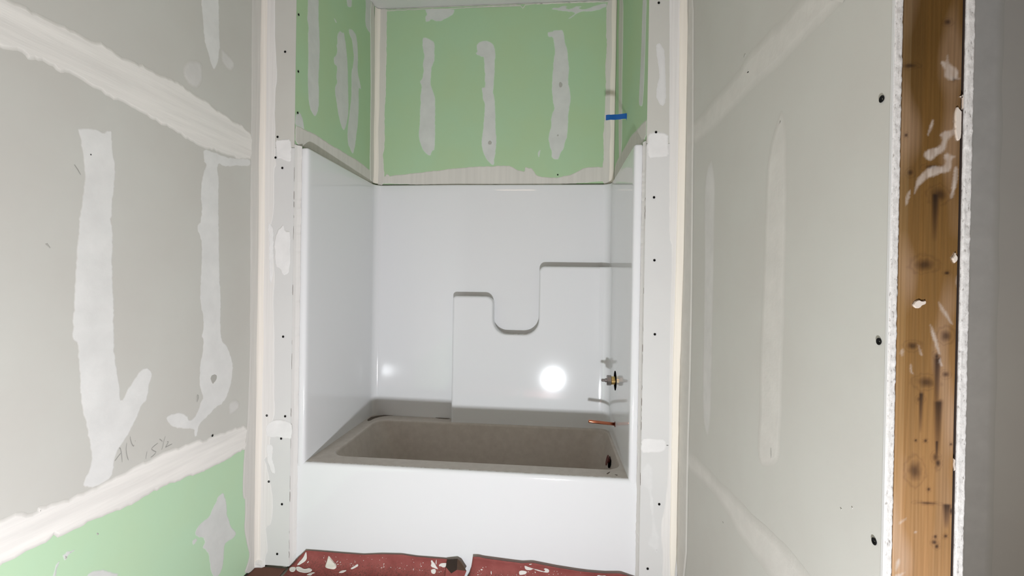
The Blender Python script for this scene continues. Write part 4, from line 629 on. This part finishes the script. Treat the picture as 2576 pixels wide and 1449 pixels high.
# ------------------------------------------------------------------ bare stud at the end of the right partition
def stud():
    nx, z0, z1, nz = 56, .0, 2.16, 1300; V = []; F = []; col = []
    st = TR['S_stain']
    rubbed = []
    for P in TR['S_smear']:
        Q = chaikin([Vector(p) for p in P]); rubbed.append((Q, min(q.x for q in Q)-.004, max(q.x for q in Q)+.004, min(q.y for q in Q)-.004, max(q.y for q in Q)+.004))
    def inside(Q, x, z):
        c = False; dmin = 9; n = len(Q); p = Vector((x, z))
        for i in range(n):
            a, b = Q[i], Q[(i+1) % n]
            if (a.y > z) != (b.y > z) and x < (b.x-a.x)*(z-a.y)/(b.y-a.y)+a.x: c = not c
            e = b-a; t = max(0, min(1, (p-a).dot(e)/max(1e-12, e.length_squared))); dmin = min(dmin, (p-a-e*t).length)
        return dmin if c else -dmin
    zz = []; z = z0
    while z < z1: zz.append(z); z += .0013 if .66 < z < 1.74 else .006
    zz.append(z1); nz = len(zz)-1
    for j in range(nz+1):
        z = zz[j]
        for i in range(nx+1):
            x = SX0+(SX1-SX0)*i/nx; e = .0016 if i in (0, nx) else 0
            V.append((x, YE+.0005+e+.0004*noise.noise((x*300, z*9, 1)), z))
            wob = .006*noise.noise((x*8, z*3, 4))+.004*noise.noise((x*30, z*7, 2))
            g = noise.noise(((x+wob)*330, z*3.2, 1))*.5+noise.noise(((x+wob)*120, z*1.6, 6))*.6+noise.noise(((x+wob)*800, z*9, 3))*.25
            k = 1+.17*g+.16*noise.noise((x*22, z*4.5, 8))
            top_shade = min(1, max(0, (z-.78+.10*noise.noise((x*14, z*3, 21)))/.85)); top_shade = top_shade**.8; k *= 1-.72*top_shade  # tint darkens upward, painting the lamp's falloff into the wood
            c = [.34*k, .187*k*(1-.03*g-.10*top_shade), .082*k*(1-.06*g-.60*top_shade)]
            u = (x-SX0)/(SX1-SX0)
            if u < .13: c = [c[0]*1.08+.02, c[1]*1.1+.02, c[2]*1.1+.015]
            pale = min(.7, max(0, noise.noise((x*30, z*9, 12))-.05)*1.3)*(1-.6*top_shade)
            c = [c[0]*(1-pale)+.40*pale, c[1]*(1-pale)+.27*pale, c[2]*(1-pale)+.18*pale]
            dk = 0
            for (sx, sz, rx, rz) in st:
                dx = abs(x-sx)/abs(rx); dz = (z-sz)/abs(rz)
                if rz > 3*rx:
                    t = (1-dz)/2
                    if -.06 < t < 1: dk = max(dk, min(1, (1-max(0, t))**.6)*min(1, max(0, 1.5-dx*(1+.7*t)))*min(1, (t+.06)*12))
                else:
                    q = math.sqrt(dx*dx+dz*dz)*(1+.25*noise.noise((x*170, z*120, sx*50)))
                    if q < 2.4: dk = max(dk, (.95 if rx < .0035 else .78)*min(1, max(0, 1.25-q*.8)), .22*max(0, 1-abs(q-1.9)*3))
            k2 = 1-.86*dk
            c = [c[0]*k2, c[1]*k2*(1-.1*dk), c[2]*k2]
            for (Q, xa, xb, za, zb) in rubbed:
                if xa < x < xb and za < z < zb:
                    dd = inside(Q, x+.0012*noise.noise((x*400, z*400, 1)), z+.0015*noise.noise((x*300, z*300, 5)))
                    al = max(0, min(1, (dd+.0012)/.0036))*(.62+.38*noise.noise((x*260, z*45, 31)))
                    if al > 0: c = [c[0]*(1-al)+.50*al, c[1]*(1-al)+.43*al, c[2]*(1-al)+.37*al]
            col.append((*[max(.004, v) for v in c], 1))
    w_ = nx+1
    for j in range(nz):
        for i in range(nx): F.append((j*w_+i, j*w_+i+1, (j+1)*w_+i+1, (j+1)*w_+i))
    # sides and back
    b = len(V)
    for z in (z0, z1): V += [(SX0, YE+.04, z), (SX1, YE+.04, z)]; col += [(.4, .23, .1, 1)]*2
    bl, br, tl, tr = 0, nx, nz*w_, nz*w_+nx
    F += [(bl, b, b+2, tl), (br, tr, b+3, b+1), (b, b+1, b+3, b+2), (bl, br, b+1, b), (tl, b+2, b+3, tr)]
    return V, F, col
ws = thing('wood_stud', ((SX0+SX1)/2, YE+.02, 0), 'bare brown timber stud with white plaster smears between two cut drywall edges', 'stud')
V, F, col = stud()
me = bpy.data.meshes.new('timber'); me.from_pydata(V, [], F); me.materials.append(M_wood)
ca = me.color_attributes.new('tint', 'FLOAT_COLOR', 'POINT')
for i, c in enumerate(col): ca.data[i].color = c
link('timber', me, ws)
M_smear = mud('plaster_smear_on_wood', (.24, .13, .055), (.60, .53, .46), (1, 1, .4), .12)
for P in [P for P in TR['S_smear'] if P in TR['S_chip']]:
    patch('plaster_smear', 'S', P, M_smear, ws, 0.0012, .0012, .5, .003, .0012, lift=.0012, clip=(SX0+.001, SX1-.001, 0, 2.1))

# ------------------------------------------------------------------ red rosin paper on the floor
def interp(L, x):
    if x <= L[0][0]: return L[0][1]
    for a, b in zip(L, L[1:]):
        if x <= b[0]: return a[1]+(b[1]-a[1])*(x-a[0])/(b[0]-a[0]+1e-9)
    return L[-1][1]
def paper(name, top, x0, x1, depth, out, label, slantL=0, slantR=0, sd=0, mat=None):
    pr0 = [(.55, 0), (.75, 0), (1, 0)]
    V = []; F = []; nx = 64
    rows = []
    cols = []
    for i in range(nx+1):
        x = x0+(x1-x0)*i/nx; t = interp(top, x); c = []
        R = .050
        for k in range(5): c.append((.022-out*(1-k/4)**2, R+(t-R)*(1-k/4)+.0))
        for k in range(1, 9):
            a = math.pi/2*k/8; c.append((.022-R*1.2+R*1.2*math.cos(a), R*(1-math.sin(a))+.004))
        for k in range(1, 15): c.append((-.038-depth*(k/14)**1.5, .004))
        m = len(c)
        for k, (y, z) in enumerate(c):
            xx = x
            if slantL and i < 16: xx -= slantL*(1-i/16)*min(1, k/9)
            if slantR and i > nx-16: xx += slantR*(1-(nx-i)/16)*min(1, k/9)
            wv = .0035*noise.noise((xx*9+sd, y*14, z*14))+.0015*noise.noise((xx*40+sd, y*40, 1))
            V.append((xx, y-abs(wv)*.9 if z > .02 else y, z+(abs(wv)*1.2 if z < .02 else 0)))
    for i in range(nx):
        for k in range(m-1): F.append((i*m+k, i*m+k+1, (i+1)*m+k+1, (i+1)*m+k))
    r = thing(name, ((x0+x1)/2, -.3, 0), label, 'paper', 'red rosin paper on the floor')
    o = mesh('paper_sheet', V, F, mat or M_rosin, r, smooth=True)
    sm = o.modifiers.new('thickness', 'SOLIDIFY'); sm.thickness = .0009
    return r
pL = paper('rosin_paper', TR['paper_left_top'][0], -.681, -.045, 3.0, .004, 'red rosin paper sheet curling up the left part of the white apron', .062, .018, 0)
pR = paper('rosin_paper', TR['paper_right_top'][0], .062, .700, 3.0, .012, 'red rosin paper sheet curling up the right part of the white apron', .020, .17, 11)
def corner_sheet():
    V = []; F = []; n = 18
    for i in range(n+1):
        for j in range(n+1):
            x = XL+.004+(-.762-XL)*i/n; y = -.004-3.0*(j/n)**2.5
            V.append((x+.006*noise.noise((y*30, 4, 4))*(i/n), y, .0045+.003*noise.noise((x*25, y*25, 3))))
    for i in range(n):
        for j in range(n): a = i*(n+1)+j; F.append((a, a+1, a+n+2, a+n+1))
    r = thing('rosin_paper', (-.81, -.3, 0), 'dusty brown rosin paper scrap in the corner under the left jamb', 'paper', 'red rosin paper on the floor')
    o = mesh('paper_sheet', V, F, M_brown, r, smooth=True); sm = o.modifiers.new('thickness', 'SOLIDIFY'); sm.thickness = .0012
    return r
pC = corner_sheet()
# torn fold standing up between the two sheets
V = [(-.050, .012, .084), (-.004, .010, .092), (.014, .004, .084), (.038, -.004, .052), (.002, -.030, .070), (-.022, -.028, .052), (-.048, -.012, .066), (.020, -.040, .010), (-.05, -.04, .008)]
mesh('folded_flap', [V[i] for i in (0, 1, 4, 5, 6)], [(0, 1, 2, 3), (0, 3, 4)], M_kraft_gapshade, pL, label='dark underside of a torn fold')
mesh('fold_edge', [V[i] for i in (1, 2, 3, 4)], [(0, 1, 2, 3)], plain('paper_fold_brown', (.10, .06, .04), .9), pL)
mesh('torn_fold', [V[i] for i in (3, 4, 5, 6, 7, 8)], [(1, 0, 4), (2, 1, 4, 5), (3, 2, 5)], M_rosin, pL)
# white splatters and one thick chip; they follow the curl of the sheets
def py(z):
    if z > .055: return .0225
    a = min(1, max(0, (.054-z)/.05)); return .022-.06*(1-math.sqrt(max(0, 1-a*a)))
from mathutils.bvhtree import BVHTree
def bvh(r):
    o = [c for c in r.children if c.name.startswith('paper_sheet')][0]; me = o.data
    return BVHTree.FromPolygons([v.co.copy() for v in me.vertices], [tuple(p.vertices) for p in me.polygons])
TL, TRr, TC = bvh(pL), bvh(pR), bvh(pC)
def on_paper(P, mat, th, name='plaster_splatter', parent=None, top=False):
    Q = resample(chaikin(chaikin([Vector(p) for p in P])), .005, .0006, 3.3)
    if signed(Q) < 0: Q.reverse()
    c = sum((q for q in Q), Vector((0, 0)))/len(Q); V = []; hits = []
    tree = TL if c.x < .03 else TRr
    if c.x < -.73: tree = TC
    for q in Q+[c+(q-c)*.8 for q in Q]:
        p = Vector((q.x, .018, q.y)); d = (p-EYE).normalized(); h = tree.ray_cast(EYE, d)
        if h[0] is None:
            for t in (TL, TRr, TC):
                h = t.ray_cast(EYE, d)
                if h[0] is not None: break
        if h[0] is None: return None
        n_ = h[1] if h[1].dot(d) < 0 else -h[1]
        hits.append(h[0]+n_*(th if len(hits) >= len(Q) else .0006))
    n = len(Q); F = [(i, (i+1) % n, n+(i+1) % n, n+i) for i in range(n)]
    F += [tuple(n+i for i in t) for t in tessellate_polygon([[Vector((q.x, q.y, 0)) for q in Q]])]
    pr = parent or (pL if tree is TL else pR if tree is TRr else pC)
    return mesh(name, hits, F, mat, pr)
for P in TR['splat']: on_paper(P, M_splat, .0018)
chip = thing('plaster_chip', (-.57, -.01, .03), 'cream triangular plaster chip lying on the red paper', 'chip')
on_paper(TR['splat_chip'][0], M_chip, .006, 'chip_body', chip)
on_paper(TR['splat_chip'][1], M_splat, .0018)
# fine specks along the lower part of the sheets
for t, r, xa, xb in ((TL, pL, -.60, -.06), (TRr, pR, .08, .64)):
    V = []; F = []
    for k in range(75):
        x = random.uniform(xa, xb); z = .004+.05*random.random()**2.2; s = random.uniform(.0005, .0018)
        q = Vector((x, .018, z+.02)); h = t.ray_cast(EYE, (q-EYE).normalized())
        if h[0] is None: continue
        n_ = h[1] if h[1].dot(q-EYE) < 0 else -h[1]; e1 = n_.orthogonal().normalized(); e2 = n_.cross(e1); b = len(V); c = h[0]+n_*.0004
        m = 6; a0 = random.random()*6
        for i in range(m):
            g = s*random.uniform(.5, 1.5); V.append(c+e1*g*math.cos(a0+i*1.047)+e2*g*math.sin(a0+i*1.047))
        V.append(c+n_*s*.5); F += [(b+i, b+(i+1) % m, b+m) for i in range(m)]
    mesh('plaster_dust', V, F, M_splat, r, kind='stuff')

# ------------------------------------------------------------------ work light on the floor in front of the alcove, below the view; added fill lamp in the hall
def work_light(P, A, label):
    d = (A-P).normalized()
    wl = thing('work_light', (P.x, P.y-.04, 0), label, 'lamp')
    q = d.to_track_quat('-Z', 'Y').to_matrix()
    def lbox(sx, sy, z0, z1):
        V, F = box(-sx, sx, -sy, sy, z0, z1); return [P+q @ Vector(v) for v in V], F
    V, F = lbox(.10, .078, .012, .06); mesh('lamp_housing', V, F, M_case, wl)
    V, F = lbox(.08, .065, .006, .0115); mesh('lamp_lens', V, F, M_lens, wl)
    for sx in (-1, 1):
        V, F = box(P.x+sx*.11-.008, P.x+sx*.11+.008, P.y-.05, P.y-.03, .016, P.z+.02); mesh('leg', V, F, M_void, wl)
    V, F = box(P.x-.12, P.x+.12, P.y-.14, P.y-.10, .008, .02); mesh('foot_bar', V, F, M_void, wl)
work_light(LAMP, AIM, 'small yellow work light standing on the red paper facing the tub')
work_light(HALL, HAIM, 'added yellow fill lamp on the bare hall floor, out of view beyond the stud')  # fixture for the added hall fill, not a known lamp
